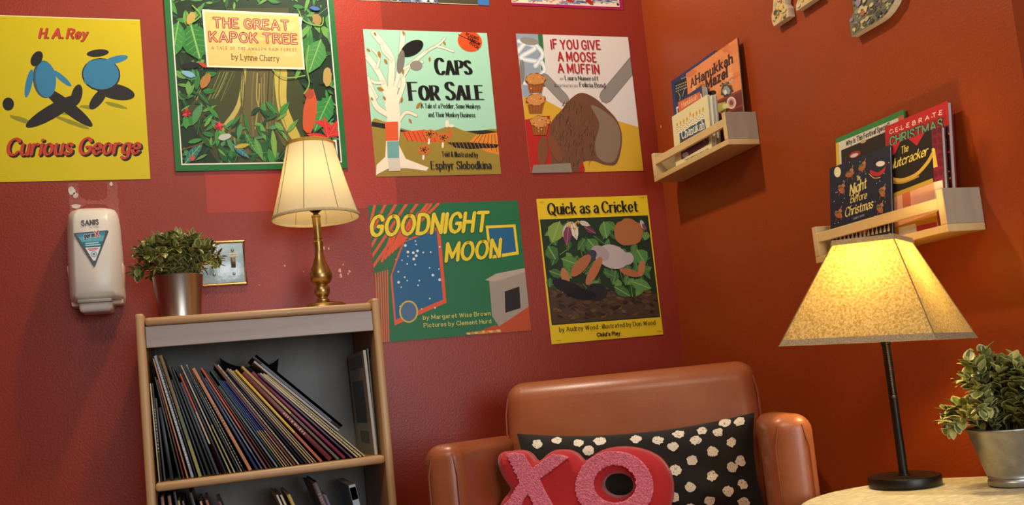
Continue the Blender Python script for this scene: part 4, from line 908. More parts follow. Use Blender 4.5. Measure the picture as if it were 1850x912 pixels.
# ------------------------------------------------------------------ armchair (faces the viewer from the corner)
CH_ROT = -R(31)
CHX, CHY = -.387, -.41
def armchair():
    lea = mat('russet_leather', '#a6623a', 0.33, bump=(260, .12, .0012), vary=(5, '#985230'))
    seam = mat('russet_piping', '#8e4526', .5); wood = mat('dark_wood_leg', '#3a2318', .5)
    t = thing('armchair', 'russet leather club chair angled in the corner with two cushions on it', 'armchair', (CHX, CHY, FLOOR), CH_ROT)
    z = lambda v: v-FLOOR
    def puff(p):   # slight crown on the back's face
        return Vector((p.x, p.y-.012*max(0, 1-(p.x/.29)**2)*max(0, 1-((p.z-z(.62))/.24)**2)*(p.y < .03)+max(0, p.z-z(.45))*.16-.064, p.z))
    def bld(name, boxes, parent=t, m=lea):
        b = MB()
        for q in boxes: b.box(*q[:6], q[6], q[7], deform=q[8] if len(q) > 8 else None)
        return b.build(name, m, parent)
    b = MB(); bm = bmesh.new(); bmesh.ops.create_grid(bm, x_segments=1, y_segments=1); bm.free()
    back = bld('backrest', [(-.2905, .2905, 0, .115, z(.36), z(.8545), .042, 6, puff)])
    bm = MB(); bm.box(-.286, .286, .085, .135, z(.17), z(.846), .02, 4, deform=lambda p: Vector((p.x, p.y+max(0, p.z-z(.45))*.16-.064, p.z))); bm.build('back_shell', lea, t)
    bp = MB(); bp.tube([(.2865, -.052, z(.45)), (.2895, -.024, z(.6)), (.2895, .004, z(.78)), (.284, .016, z(.82))], .0022, 6); bp.build('piping', seam, back); bp = MB(); bp.tube([(-.2865, -.052, z(.45)), (-.2895, -.024, z(.6)), (-.2895, .004, z(.78)), (-.284, .016, z(.82))], .0022, 6); bp.build('piping', seam, back)
    for sg in (-1, 1):
        def slope(p, sg=sg):
            f = (p.y+.46)/.52; out = 0.006*max(0, math.sin(math.pi*min(1, max(0, (p.z-z(.2))/.55))))*(1 if p.x*sg > .31 else 0)*sg
            top = max(0, (p.z-z(.6))/.15)
            return Vector((p.x+out, p.y, p.z-(.024*f)*top))
        x0, x1 = sorted((sg*.2755, sg*.3515))
        arm = bld('arm', [(x0, x1, -.46, .10, z(.17), z(.757), .03, 6, slope)])
        for xe in (x0+.010, x1-.010):
            p = MB(); p.tube([(xe, -.4575, z(.2)), (xe, -.4590, z(.5)), (xe, -.4590, z(.70)), (xe+(.008 if xe < (x0+x1)/2 else -.008), -.455, z(.737))], .0016, 6)
            p.build('piping', seam, arm)
    b = MB()
    def crown(p): return Vector((p.x, p.y, p.z+(.020*max(0, 1-(p.x/.27)**2)*max(0, 1-((p.y+.22)/.24)**2) if p.z > z(.47) else 0)))
    b.box(-.274, .274, -.475, -.002, z(.40), z(.512), .03, 5, deform=crown); sc = b.build('seat_cushion', lea, t)
    b = MB(); b.box(-.274, .274, -.44, .08, z(.17), z(.398), .008, 2); b.build('seat_base', lea, t)
    for x in (-.31, .31):
        for y in (-.42, .09):
            b = MB(); b.lathe([(.016, 0), (.018, .01), (.026, .112)], 20, c=(x, y), cap0=True, cap1=True); b.build('leg', wood, t)
    return t
armchair()
def chair_M(y, z, tilt):
    """frame on the chair: local x across, y up along a leaning plane, z towards the viewer"""
    return Matrix.Translation((CHX, CHY, 0)) @ Matrix.Rotation(CH_ROT, 4, 'Z') @ Matrix.Translation((0, y, z)) @ Matrix.Rotation(R(90)-tilt, 4, 'X')

def dotted_pillow():
    blk = mat('black_canvas', '#17150f', .85, bump=(420, .35, .001), sheen=.1)
    m = bpy.data.materials.new('cream_dot_print'); m.use_nodes = True; nt = m.node_tree; N, L = nt.nodes, nt.links
    tc = N.new('ShaderNodeTexCoord'); n = N.new('ShaderNodeTexNoise'); n.inputs['Scale'].default_value = 330; n.inputs['Detail'].default_value = 2; L.new(tc.outputs['Object'], n.inputs['Vector'])
    r = N.new('ShaderNodeValToRGB'); r.color_ramp.elements[0].position = .32; r.color_ramp.elements[0].color = C('#2a271c')+(1,); r.color_ramp.elements[1].position = .39; r.color_ramp.elements[1].color = C('#f0e9d2')+(1,)
    L.new(n.outputs['Fac'], r.inputs[0]); L.new(r.outputs[0], N['Principled BSDF'].inputs['Base Color']); N['Principled BSDF'].inputs['Roughness'].default_value = .85
    W2, H2, T = .262, .110, .043; uc, vc = .012, .612
    rn = random.Random(12)
    def outline(u, v):   # u,v in -1..1 -> pulled-in edges, sharp corners
        x = u*W2*(1-.05*(1-v*v)*abs(u)**3*1.0); y = v*H2*(1-.2*(1-u*u)*abs(v)**3)
        return x, y
    def front(u, v, sg=1):
        x, y = outline(u, v); q = max(0, (1-u**4))*max(0, (1-v**4))
        zz = T*q**.62*(1+.06*math.sin(9*u+4*v)*math.cos(5*v))
        return Vector((x+uc, y, sg*zz))
    b = MB(); nu, nv = 64, 34
    for sg in (1, -1):
        vs = [front(-1+2*i/nu, -1+2*j/nv, sg) for i in range(nu+1) for j in range(nv+1)]
        fs = []
        for i in range(nu):
            for j in range(nv):
                f = (i*(nv+1)+j, (i+1)*(nv+1)+j, (i+1)*(nv+1)+j+1, i*(nv+1)+j+1); fs.append(f if sg > 0 else f[::-1])
        b.add(vs, fs, 0, True)
    # dots: rows of brushed round spots over the front
    H = homography([(945, 803), (1352, 766), (1354, 912), (1150, 803)], [(-.229, .108), (.256, .110), (.238, -.057), (.019, .087)])
    px = [(1180+x/5.3, 740+y/5.3) for x, y in ((62, 400), (258, 332), (210, 470), (425, 408), (485, 300), (643, 325), (850, 215), (700, 214), (595, 522), (783, 430), (392, 605), (228, 700), (795, 670), (590, 755), (375, 858), (750, 900), (905, 830), (885, 610), (560, 1000), (900, 1010), (210, 960), (380, 1080))]
    px += [(880+x/5.286, 760+y/5.286) for x, y in ((470, 330), (665, 276), (880, 310), (1085, 284), (1435, 266), (620, 470), (330, 470), (820, 470), (980, 400))]
    for x, y in px:
        X, Y = H(x, y); u, v = (X-uc)/W2, Y/H2
        if abs(u) > 1.05 or abs(v) > 1.15: continue
        rr = .0116*rn.uniform(.9, 1.12); k = 18; rad = [rr*rn.uniform(.8, 1.12) for _ in range(k)]
        vs = []; fs = []
        for ring in (0, .5, 1):
            for q in range(k):
                a = 2*math.pi*q/k; du, dv = ring*rad[q]*1.08*math.cos(a)/W2, ring*rad[q]*.98*math.sin(a)/H2
                uu, vv = max(-.995, min(.995, u+du)), max(-.995, min(.995, v+dv)); p = front(uu, vv); e = .004
                n_ = (front(min(1, uu+e), vv)-front(max(-1, uu-e), vv)).cross(front(uu, min(1, vv+e))-front(uu, max(-1, vv-e)))
                n_ = n_.normalized() if n_.length > 0 else Vector((0, 0, 1))
                vs.append(p+n_*.0009)
        for g in range(2):
            for q in range(k): fs.append((g*k+q, (g+1)*k+q, (g+1)*k+(q+1) % k, g*k+(q+1) % k))
        b.add(vs, fs, 1, True)
    o = b.build('throw_pillow', [blk, m]); o.matrix_world = chair_M(-.095, vc+.022, R(9))
    return tag(o, 'black lumbar cushion with cream brushed polka dots, leaning on the russet chair back', 'cushion')
dotted_pillow()

def letter_pillow():
    red = mat('red_cotton', '#b5161c', .8, bump=(34, .35, .006), sheen=.3); pink = mat('pink_boucle', '#f08a9c', .95, bump=(420, .8, .003), vary=(260, '#dc6a80'), sheen=.3)
    H = homography([(42, 344), (1766, 803), (1216, 254), (106, 766)], [(-.270, .707), (.087, .581), (-.014, .705), (-.265, .614)])
    yb = .628
    def P(q): return [(.087-(.087-H(*p)[0])*.985, H(*p)[1]-yb) for p in q]
    outer = [(50, 370), (62, 332), (92, 312), (160, 306), (230, 296), (300, 300), (345, 322), (375, 350), (402, 382), (436, 398), (475, 378), (525, 332), (590, 298), (670, 289), (750, 295), (810, 320), (855, 362), (890, 392), (940, 372), (1000, 330), (1080, 290), (1180, 265), (1300, 258), (1420, 270), (1540, 305), (1640, 360), (1710, 440), (1755, 540), (1770, 650), (1755, 760), (1710, 850), (1640, 920), (1540, 965), (1420, 990), (1300, 998), (1180, 990), (1080, 962), (1000, 925), (940, 885), (890, 862), (850, 890), (800, 930), (740, 950), (670, 955), (600, 940), (530, 910), (480, 872), (436, 850), (390, 880), (330, 922), (240, 945), (150, 940), (85, 905), (60, 850), (75, 790), (118, 725), (172, 664), (170, 640), (128, 585), (88, 520), (58, 440)]
    outer = [(x, y if y < 640 else 640+(y-640)*1.1) for x, y in outer]
    hole = [(1230+150*math.cos(2*math.pi*i/28), 616+112*math.sin(2*math.pi*i/28)) for i in range(28)]
    def slab(name, loops, half, bev, m, res=4, extra=None):
        cu = bpy.data.curves.new(name+'_outline', 'CURVE'); cu.dimensions = '2D'; cu.fill_mode = 'BOTH'; cu.extrude = max(0, half-bev); cu.bevel_depth = bev; cu.bevel_resolution = res; cu.offset = -bev
        for lp in loops:
            s = cu.splines.new('POLY'); s.points.add(len(lp)-1); s.use_cyclic_u = True
            for i, p in enumerate(lp): s.points[i].co = (p[0], p[1], 0, 1)
        tmp = bpy.data.objects.new('tmp', cu); COL.objects.link(tmp); dg = bpy.context.evaluated_depsgraph_get(); dg.update()
        me = bpy.data.meshes.new_from_object(tmp.evaluated_get(dg)); me.name = name; bpy.data.objects.remove(tmp); bpy.data.curves.remove(cu)
        me.materials.clear(); me.materials.append(m)
        for p in me.polygons: p.use_smooth = True
        try: me.set_sharp_from_angle(angle=R(50))
        except Exception: pass
        o = bpy.data.objects.new(name, me); COL.objects.link(o); return o
    body = slab('throw_pillow', [catmull(P(outer), 3, True), P(hole)], .044, .026, red, 6)
    tag(body, 'red X and O shaped cushion with raised pink letters, in front of the dotted one', 'cushion')
    Mx = chair_M(-.206, yb, R(3)); body.matrix_world = Mx
    pt = MB()   # piping around the front edge
    lp = P(outer); cx = sum(p[0] for p in lp)/len(lp); cl = catmull(lp, 3, True)
    pt.tube([(p[0], p[1], -.002) for p in cl], .0016, 6, closed=True); hl = P([(1225+(x-1225)*.74, 625+(y-610)*.74) for x, y in hole])
    pt.build('piping', mat('pale_red_piping', '#c23a3a', .7), body)
    rn = random.Random(31)
    def letter(loops, nm, lab):
        o = slab(nm, loops, .004, .0025, pink, 2); o.parent = body; o.location = (0, 0, .0455); o['label'] = lab
        # looped boucle nubs over the letter's face
        def inside(x, y):
            c = False
            for lp in loops:
                for i in range(len(lp)):
                    (x1, y1), (x2, y2) = lp[i-1], lp[i]
                    if (y1 > y) != (y2 > y) and x < (x2-x1)*(y-y1)/(y2-y1)+x1: c = not c
            return c
        xs = [p[0] for p in loops[0]]; ys = [p[1] for p in loops[0]]; nb = MB(); k = 0
        while k < 3600:
            x, y = rn.uniform(min(xs), max(xs)), rn.uniform(min(ys), max(ys))
            k += 1
            if not inside(x, y): continue
            nb.ball((x, y, .0042), .0019*rn.uniform(.7, 1.2), 6, 4, sc=(rn.uniform(.7, 1.2), rn.uniform(.7, 1.2), .8))
        q = nb.build('boucle_loops', pink, o); q['kind'] = 'stuff'
    X = [(155, 318), (230, 305), (325, 318), (365, 385), (412, 455), (470, 410), (540, 355), (605, 322), (700, 326), (762, 346), (690, 402), (600, 465), (480, 550), (535, 660), (610, 790), (660, 880), (600, 905), (500, 905), (450, 850), (410, 760), (372, 692), (335, 730), (310, 790), (270, 870), (190, 920), (110, 900), (130, 800), (200, 730), (240, 660), (290, 580), (250, 500), (200, 400)]
    O1 = [(1207+378*math.cos(a)*(1+.02*math.sin(3*a)), 610+322*math.sin(a)) for a in (2*math.pi*i/40 for i in range(40))]
    O2 = [(1212+208*math.cos(a), 594+176*math.sin(a)) for a in (2*math.pi*i/32 for i in range(32))]
    letter([P(X)], 'letter_x', 'pink letter X'); letter([P(O1), P(O2)], 'letter_o', 'pink letter O')
letter_pillow()

# ------------------------------------------------------------------ round side table, cloth, black lamp
TX, TY, TR, TZ = -.25, -1.222, .238, .62
def side_table():
    w = mat('dark_table_wood', '#4a3020', .4, vary=(10, '#3c2618'))
    t = thing('side_table', 'small round table under the cream cloth beside the armchair', 'table', (TX, TY, FLOOR))
    b = MB(); b.lathe([(.0, TZ-.024-FLOOR), (TR-.012, TZ-.024-FLOOR), (TR-.006, TZ-.02-FLOOR), (TR-.006, TZ-.0045-FLOOR), (0, TZ-.0045-FLOOR)], 64); b.build('tabletop', w, t)
    b = MB(); b.lathe([(.022, .03), (.03, .1), (.02, .2), (.03, .35), (.024, .5), (.05, TZ-.025-FLOOR)], 28, cap0=True, cap1=True); b.build('pedestal', w, t)
    b = MB(); b.lathe([(.15, 0), (.15, .012), (.08, .026), (.03, .031)], 48, cap0=True, cap1=True); b.build('foot', w, t)
side_table()
def tablecloth():
    m = bpy.data.materials.new('cream_damask'); m.use_nodes = True; nt = m.node_tree; N, L = nt.nodes, nt.links; p = N['Principled BSDF']; p.inputs['Roughness'].default_value = .75
    tc = N.new('ShaderNodeTexCoord'); mp = N.new('ShaderNodeMapping'); mp.inputs['Scale'].default_value = (16, 46, 16); mp.inputs['Rotation'].default_value = (0, 0, R(-36)); L.new(tc.outputs['Object'], mp.inputs[0])
    n = N.new('ShaderNodeTexNoise'); n.inputs['Scale'].default_value = 3.2; n.inputs['Detail'].default_value = 3; L.new(mp.outputs[0], n.inputs['Vector'])
    r = N.new('ShaderNodeValToRGB'); r.color_ramp.elements[0].position = .52; r.color_ramp.elements[0].color = C('#c2b795')+(1,); r.color_ramp.elements[1].position = .60; r.color_ramp.elements[1].color = C('#d9cfae')+(1,)
    L.new(n.outputs['Fac'], r.inputs[0]); L.new(r.outputs[0], p.inputs['Base Color'])
    bp = N.new('ShaderNodeBump'); bp.inputs['Strength'].default_value = .3; bp.inputs['Distance'].default_value = .001; L.new(n.outputs['Fac'], bp.inputs['Height']); L.new(bp.outputs[0], p.inputs['Normal'])
    b = MB(); k = [0]
    prof = [(.001, .2500), (.08, .2500), (.15, .2499), (.2, .2498), (TR-.008, .2496), (TR-.003, .248), (TR, .244), (TR+.003, .236), (TR+.005, .21), (TR+.007, .16), (TR+.009, .1), (TR+.010, .04), (TR+.0105, 0)]
    def wob(a, i, r): f = max(0, (i-6)/6); return f*(.006*math.sin(11*a+1)+.003*math.sin(17*a))-.0045*f*0
    b.lathe(prof, 132, wob=wob); o = b.build('tablecloth', m); o.location = (TX, TY, TZ-.2495+.0007)
    tag(o, 'cream patterned cloth draped over the small round table', 'tablecloth')
tablecloth()
def black_lamp():
    t = thing('table_lamp', 'slim black table lamp with four-sided linen shade and pull chain on the tablecloth', 'lamp', (-.205, -1.052, TZ+.0022))
    bk = mat('black_lamp_metal', '#17140f', .38, metal=.2, bump=(300, .05, .0004)); lid = mat('worn_black_top', '#3c3528', .55, vary=(40, '#2c261c'))
    b = MB(); b.lathe([(.0562, 0), (.0572, .001), (.0575, .004), (.0575, .0145), (.0565, .0165), (.055, .017), (.0, .0172)], 64, cap0=True); b.build('base', bk, t)
    b = MB(); b.lathe([(.0095, .017), (.0095, .0195), (.0072, .020), (.0070, .235), (.0085, .236), (.0085, .243), (.006, .244)], 28, cap0=True, cap1=True); b.build('pole', bk, t)
    b = MB(); b.lathe([(.006, .244), (.0125, .247), (.014, .255), (.014, .275), (.012, .288)], 28, cap0=True, cap1=True); b.build('socket', bk, t)
    b = MB(); b.ball((0, 0, .362), .024, 20, 12, sc=(1, 1, 1.15)); b.build('bulb', bulb_mat('amber_bulb', (1, .82, .42), LIGHTS['lamp_black']*2.0), t)
    # bead pull chain hanging down the front of the pole
    ch = MB(); v = Vector((-.66, -.75, 0)); rgt = Vector((.75, -.66, 0)); o = v*.0105+rgt*.001
    for i in range(34): ch.ball((o.x, o.y, .256-i*.0031), .00125, 8, 5)
    b2 = MB(); b2.ball((o.x, o.y, .1475), .0038, 12, 8); pc = ch.build('pull_chain', mat('dull_bead_chain', '#8d836a', .35, metal=.8), t); b2.build('pull_knob', mat('grey_bead', '#5c5648', .35, metal=.6), pc)
    # square shade: corner directions measured from the lamp axis
    r = math.hypot(.155, .081); a0 = math.atan2(-.155, .081); E = (rgt, Vector((.66, .75, 0)))
    def ring(k, z, cut=.0):
        out = []
        for i in range(4):
            a = a0+math.pi/2*i; c = E[0]*(k*r*math.cos(a))+E[1]*(k*r*math.sin(a)); out.append(Vector((c.x, c.y, z)))
        return out
    zb, zt = .243, .416; kb, kt = 1.0, .385; n = 12
    lin = shade_mat('linen_shade', '#cdb888', '#f2c65c', 260, '#a8853c', (1, 1, 1), .22)
    def sheet(rows, off=0.0):
        vs = []; fs = []; m = 10
        for q in rows:
            for i in range(4):
                p0, p1 = q[i], q[(i+1) % 4]
                for j in range(m): vs.append(p0.lerp(p1, j/m))
        w = 4*m
        for i in range(len(rows)-1):
            for k in range(w): fs.append((i*w+k, i*w+(k+1) % w, (i+1)*w+(k+1) % w, (i+1)*w+k))
        return vs, fs
    rows = [ring(kb+(kt-kb)*i/n, zb+(zt-zb)*i/n) for i in range(n+1)]
    b = MB(); vs, fs = sheet(rows); b.add(vs, fs, 0, False); sh = b.build('shade', lin, t)
    piv = Matrix.Translation((0, 0, zt-.02)); sh.matrix_local = piv @ Matrix.Rotation(R(-3.6), 4, v.normalized()) @ piv.inverted()   # sits a little crooked on its harp
    tr = shade_mat('linen_trim', '#b5a283', '#9a8660', 400, '#8f7d60', (1, 1, 1), .1)
    b = MB(); vs, fs = sheet([ring(kb+.014, zb-.002), ring(kb-.026, zb+.0085)]); b.add(vs, fs); vs, fs = sheet([ring(kb-.012, zb-.002), ring(kb+.014, zb-.002)]); b.add(vs, fs); vs, fs = sheet([ring(kb-.012, zb-.002), ring(kb-.05, zb+.0085)]); b.add(vs, [f[::-1] for f in fs]); b.build('rim', tr, sh)
    b = MB(); vs, fs = sheet([ring(kt+.045, zt-.008), ring(kt+.03, zt+.001)]); b.add(vs, fs); vs, fs = sheet([ring(kt+.03, zt+.001), ring(kt-.02, zt+.001)]); b.add(vs, fs); b.build('top_band', tr, sh)
    b = MB()
    for i in range(4): b.tube([rows[0][i]*1.001, rows[-1][i]*1.002], .0009, 5)
    b.build('seams', mat('seam_brown', '#7d6840', .8), sh)
    b = MB()
    for q in ring(kt, zt-.004): b.tube([(0, 0, zt-.02), q], .0012, 6)
    for sg in (-1, 1): b.tube(catmull([(sg*.012, 0, .262), (sg*.032, 0, .31), (sg*.03, 0, .36), (sg*.002, 0, zt-.02)], 6), .0012, 6)
    b.build('harp', bk, t)
black_lamp()

# ------------------------------------------------------------------ picture ledges on the right wall
pine = mat('pale_pine', '#dabd84', .5, bump=(70, .1, .001), vary=(10, '#c29f62', (1, .14, 1))); pine_e = mat('grey_pine_end', '#b3a48c', .55, vary=(14, '#978871', (1, 2, .14)))
def ledge(y0, y1, z0, h, dep, label):
    """y0 nearer the corner, y1 nearer the viewer"""
    t = thing('picture_ledge', label, 'shelf', (-.0006, (y0+y1)/2, z0)); yc = (y0+y1)/2; A, B = y0-yc, y1-yc; tb = .0135
    b = MB(); b.box(-dep, 0, B, A, 0, tb, .001, 1); b.build('bottom_board', pine, t)
    for a, e, m in ((B, B+.0145, pine_e), (A-.0145, A, pine)):
        b = MB(); b.box(-dep, 0, a, e, tb, h, .001, 1)
        if m is pine_e:   # the narrow front edge shows fresh pine
            b.m = [1 if max(b.v[i][0] for i in f) < -dep+.004 else 0 for f in b.f]
        b.build('end_block', [m, pine], t)
    b = MB(); b.box(-dep+.001, -dep+.009, B+.0145, A-.0145, h-.034, h-.014, .001, 1); b.build('front_rail', pine, t)
    b = MB(); b.box(-.007, 0, B+.0145, A-.0145, tb, tb+.03, .001, 1); b.build('back_rail', pine, t)
ledge(-.113, -.490, 1.366, .080, .088, 'pine picture ledge holding winter holiday books, high on the wall beside the corner')
ledge(-.745, -1.100, 1.0385, .076, .084, 'pine picture ledge holding Christmas books, directly behind the linen lampshade')

def cover_book(x, y0, z, lean, w, h, t, art, name_label, base, spine_col, roll=0.0, page='#d8cfb8', group=None, open_right=True):
    """stands facing the room; local u along -y, v up, n towards the room. book body behind the printed front"""
    T = thing('book', name_label, 'book', (0, 0, 0), 0, group)
    T.matrix_world = Matrix.Translation((x, y0, z+t*math.sin(lean)+.0003)) @ Matrix(((0, 0, -1, 0), (-1, 0, 0, 0), (0, 1, 0, 0), (0, 0, 0, 1))) @ Matrix.Rotation(-lean, 4, 'X') @ Matrix.Rotation(roll, 4, 'Z')
    b = art.mb; b.v = [(p[0], p[1], p[2]) for p in b.v]; ct = .0012
    c = C(spine_col)
    b.box(0, w, 0, h, -ct, 0, col=C(base)); b.box(0, w, 0, h, -t, -t+ct, col=c); b.box(0, ct, 0, h, -t, 0, col=c)
    b.build('cover', book_prints(), T, color=True)
    p = MB(); p.box(ct, w-.0025, .002, h-.002, -t+ct*1.05, -ct*1.05); p.build('pages', mat('page_edge_'+page.strip('#'), page, .8, vary=(300, '#b9ae98', (.05, .05, 9))), T)
    return T
def ledge_books():
    rnd = random.Random(77)
    # --- first ledge
    A = Art(.23, .268, [(186, 286), (441, 105), (478, 703), (217, 835)], '#1d2a5c', mb=MB(), z0=0.0)
    A.rect(0, 0, 1, 1, '#1d2a5c'); A.poly([(204, 300), (440, 130), (470, 690), (226, 810)], '#14161f')
    for k in range(3):
        for j in range(9): A.ell(215+j*11, 312-j*4.5+k*16, 3.5, 3.5, '#b9b58c')
    A.stroke([(246, 270), (284, 254)], 5, '#7f8aa0'); A.stroke([(222, 420), (236, 380), (226, 350)], 5, '#9a9aa0', True); A.stroke([(250, 372), (262, 330), (275, 320)], 5, '#9a9aa0', True)
    cover_book(-.0195, -.131, 1.3805, R(2.2), .23, .268, .006, A, 'dark blue book rearmost on the ledge beside the corner, mostly behind the orange one', '#1d2a5c', '#182450', group=None)
    A = Art(.2485, .256, [(278, 210), (595, 45), (628, 620), (310, 782)], '#d98a52', mb=MB(), z0=0.0)
    A.rect(0, 0, 1, 1, '#d9864e')
    for i in range(60): A.ell(rnd.uniform(290, 610), rnd.uniform(80, 520), rnd.uniform(10, 34), rnd.uniform(8, 24), rnd.choice(('#de9258', '#d27c46', '#e0a066', '#d8844e', '#cc6e3e')), rnd.uniform(-40, 20), jag=.2)
    A.poly([(455, 395), (612, 335), (625, 470), (620, 640), (480, 700)], '#6a2a24'); A.stroke([(460, 400), (612, 342)], 8, '#8a3c30'); A.stroke([(470, 482), (622, 420)], 8, '#8a3c30'); A.stroke([(475, 500), (622, 440)], 4, '#4a1c1a')
    for x, y, r in ((553, 408, 27), (500, 440, 24), (520, 490, 22)): A.ell(x, y, r, r*1.3, '#d8cdb8'); A.ell(x, y, r*.72, r*.95, '#b98f7c'); A.ell(x, y, r*.4, r*.55, '#8a4a44')
    A.ell(528, 335, 38, 36, '#3a3a34', -20, jag=.15); A.ell(528, 335, 22, 24, '#8f938a', -20, jag=.2); A.ell(520, 345, 10, 14, '#d6d8cc')
    for k in range(7): A.ell(495+k*11, 300-k*3+rnd.uniform(-5, 5), 6, 6, rnd.choice(('#6d7060', '#b4b49c', '#3c3c34')))
    A.ell(440, 345, 27, 17, '#1c1814', -14); A.stroke([(418, 356), (462, 342)], 7, '#1c1814'); A.ell(440, 390, 17, 26, '#241a16'); A.poly([(415, 425), (450, 410), (520, 400), (522, 445), (470, 460), (470, 640), (420, 640)], '#b3a648'); A.ell(520, 425, 20, 16, '#d8cf8e'); A.stroke([(466, 395), (470, 470)], 5, '#1c1814')
    A.text('A', (310, 297), (331, 286), 50, '#2a1410', 2.2, 1.5, serif=1.1); A.text('Hanukkah', (342, 281), (566, 178), 52, '#2a1410', 2.9, 1.9, serif=1.0, gap=1.3, jit=.5)
    A.text('with', (342, 325), (396, 303), 30, '#2a1410', 1.7, 1.1, serif=.7); A.text('Mazel', (409, 318), (534, 257), 56, '#2a1410', 3.0, 2.0, serif=1.0, gap=1.3)
    cover_book(-.0275, -.2255, 1.3805, R(2.4), .2485, .256, .005, A, 'orange picture book with bold black title, tallest on the ledge beside the corner', '#d98a52', '#2a1c1a')
    A = Art(.142, .183, [(178, 415), (336, 311), (367, 720), (206, 803)], '#22305e', mb=MB(), z0=0.0)
    A.rect(0, 0, 1, 1, '#22305e'); A.poly([(188, 437), (335, 356), (350, 420), (196, 500)], '#d8d8cc'); A.poly([(196, 445), (326, 374), (350, 640), (215, 720)], '#20355c'); A.poly([(199, 408), (328, 345), (334, 385), (204, 466)], '#d2622a')
    A.text('Hanukkah', (222, 440), (312, 388), 30, '#e8d8b4', 1.2, .8, serif=.8, gap=1.4)
    cover_book(-.052, -.193, 1.3805, R(2.4), .142, .183, .020, A, 'navy book with orange title band, between the orange book and the cream candle book', '#22305e', '#1d2850', page='#c9c6bc')
    A = Art(.182, .140, [(177, 493), (385, 360), (410, 682), (199, 792)], '#e2d8a8', mb=MB(), z0=0.0)
    A.rect(0, 0, 1, 1, '#e0d6a4'); A.poly([(198, 560), (372, 460), (372, 470), (200, 590)], '#d8c460')
    A.poly([(220, 590), (366, 500), (386, 610), (390, 650), (232, 745)], '#2d5266'); A.poly([(222, 640), (300, 600), (388, 600), (392, 650), (232, 745)], '#5c2c50'); A.poly([(220, 590), (366, 500), (372, 540), (226, 640)], '#2f5a6a')
    for k in range(9):
        x, y = 208+k*19, 560-k*11.5-(16 if k == 4 else 0); A.poly([(x-7, y), (x+7, y-4), (x+7, y+36), (x-7, y+40)], '#ece6cc')
        for q in range(3): A.ell(x+(q % 2)*5-2, y+8+q*10, 3, 3, ('#3a5a70', '#a0523a', '#5a3a50')[q])
        A.stroke([(x, y-2), (x, y-12)], 2.5, '#2a2418'); A.ell(x, y-22, 4, 13, '#d9b72a'); A.ell(x, y-20, 2, 8, '#c8622a')
    A.text('Chanukah', (236, 622), (366, 558), 46, '#ece6d0', 1.7, 1.1, serif=.9, rot=.4, jit=.5); A.text('Party', (275, 660), (360, 618), 36, '#ece6d0', 1.6, 1.0, serif=.9, rot=.4)
    for k in range(14): A.ell(rnd.uniform(350, 395), rnd.uniform(610, 645), 8, 4, rnd.choice(('#2a2420', '#6a5a8a', '#a0845a')), rnd.uniform(0, 90), jag=.2)
    A.ell(255, 715, 20, 14, '#b0b4b8', -25)
    A.text('Chapter celebrations by David A. Adler', (252, 752), (392, 684), 10, '#2a241c', 1.3)
    cover_book(-.0745, -.213, 1.3805, R(2.4), .182, .140, .0065, A, 'cream book with nine lit candles on its cover, front of the ledge beside the corner', '#e2d8a8', '#d8cd9a')
    for k in range(2):   # two thin books pressed flat behind the cream one
        P_ = Art(.19, .136, [(0, 0), (190, 0), (190, 136), (0, 136)], '#d6d2c4', mb=MB(), z0=0.0); P_.rect(0, 0, 1, 1, ('#cfd0c8', '#b9b6a6')[k])
        cover_book(-.0672+.0062*k, -.2135-.006*k, 1.3805, R(2.4), .19, .136-.004*k, .0052, P_, ('pale thin book directly behind the cream candle book', 'grey thin book second behind the cream candle book')[k], '#d6d2c4', ('#c9c5b2', '#a8a494')[k], page='#e0dccb')
    # --- second ledge
    A = Art(.198, .247, [(183, 262), (545, 122), (556, 764), (194, 854)], '#2f7f3a', mb=MB(), z0=0.0)
    A.rect(0, 0, 1, 1, '#2f7f3a'); A.poly([(184, 285), (200, 278), (210, 840), (190, 850)], '#d9b62e'); A.poly([(202, 302), (515, 165), (520, 230), (206, 340)], '#d8d4bc'); A.poly([(200, 280), (515, 164), (530, 760), (212, 830)], '#d8d4bc')
    A.poly([(212, 322), (540, 200), (545, 740), (222, 800)], '#241c18'); A.poly([(515, 158), (545, 150), (550, 190), (517, 196)], '#b8603a')
    A.ell(330, 280, 16, 8, '#c8a868', -15); A.ell(285, 345, 32, 16, '#a8302c', -20); A.ell(282, 350, 22, 9, '#d8cfc4', -20)
    A.text('Why Is This Festival Special?', (240, 300), (470, 212), 24, '#1c1814', 1.8, gap=1.8)
    cover_book(-.037, -.7615, 1.053, R(7.0), .198, .247, .005, A, 'green edged book with cream title strip, rearmost on the ledge behind the lampshade', '#2f7f3a', '#2f7f3a')
    A = Art(.157, .222, [(436, 203), (761, 78), (792, 700), (459, 784)], '#b81c22', mb=MB(), z0=0.0)
    A.rect(0, 0, 1, 1, '#b81c22'); A.poly([(730, 215), (770, 200), (790, 690), (745, 705)], '#1c1416')
    for i in range(40): A.ell(rnd.uniform(742, 775), rnd.uniform(230, 680), 4, 5, rnd.choice(('#d8a04a', '#a82a2a', '#e8d8b8', '#5a2a3a')), jag=.3)
    A.text('CELEBRATE', (462, 240), (735, 145), 20, '#ecd8c4', 2.0, gap=7)
    for k in range(8): A.ell(482+k*33.5, 229-k*11.7, 3, 3, '#ecd8c4')
    A.text('CHRISTMAS', (464, 300), (735, 212), 42, '#7fae7a', 2.0, outline=('#241a14', 1.8), gap=1.6)
    cover_book(-.0505, -.925, 1.053, R(6.5), .157, .222, .011, A, 'red book with green outlined holiday title, tallest on the ledge behind the lampshade', '#b81c22', '#8a1a28', page='#a9b0bc')
    A = Art(.141, .178, [(437, 312), (735, 204), (750, 704), (449, 780)], '#1a1614', mb=MB(), z0=0.0)
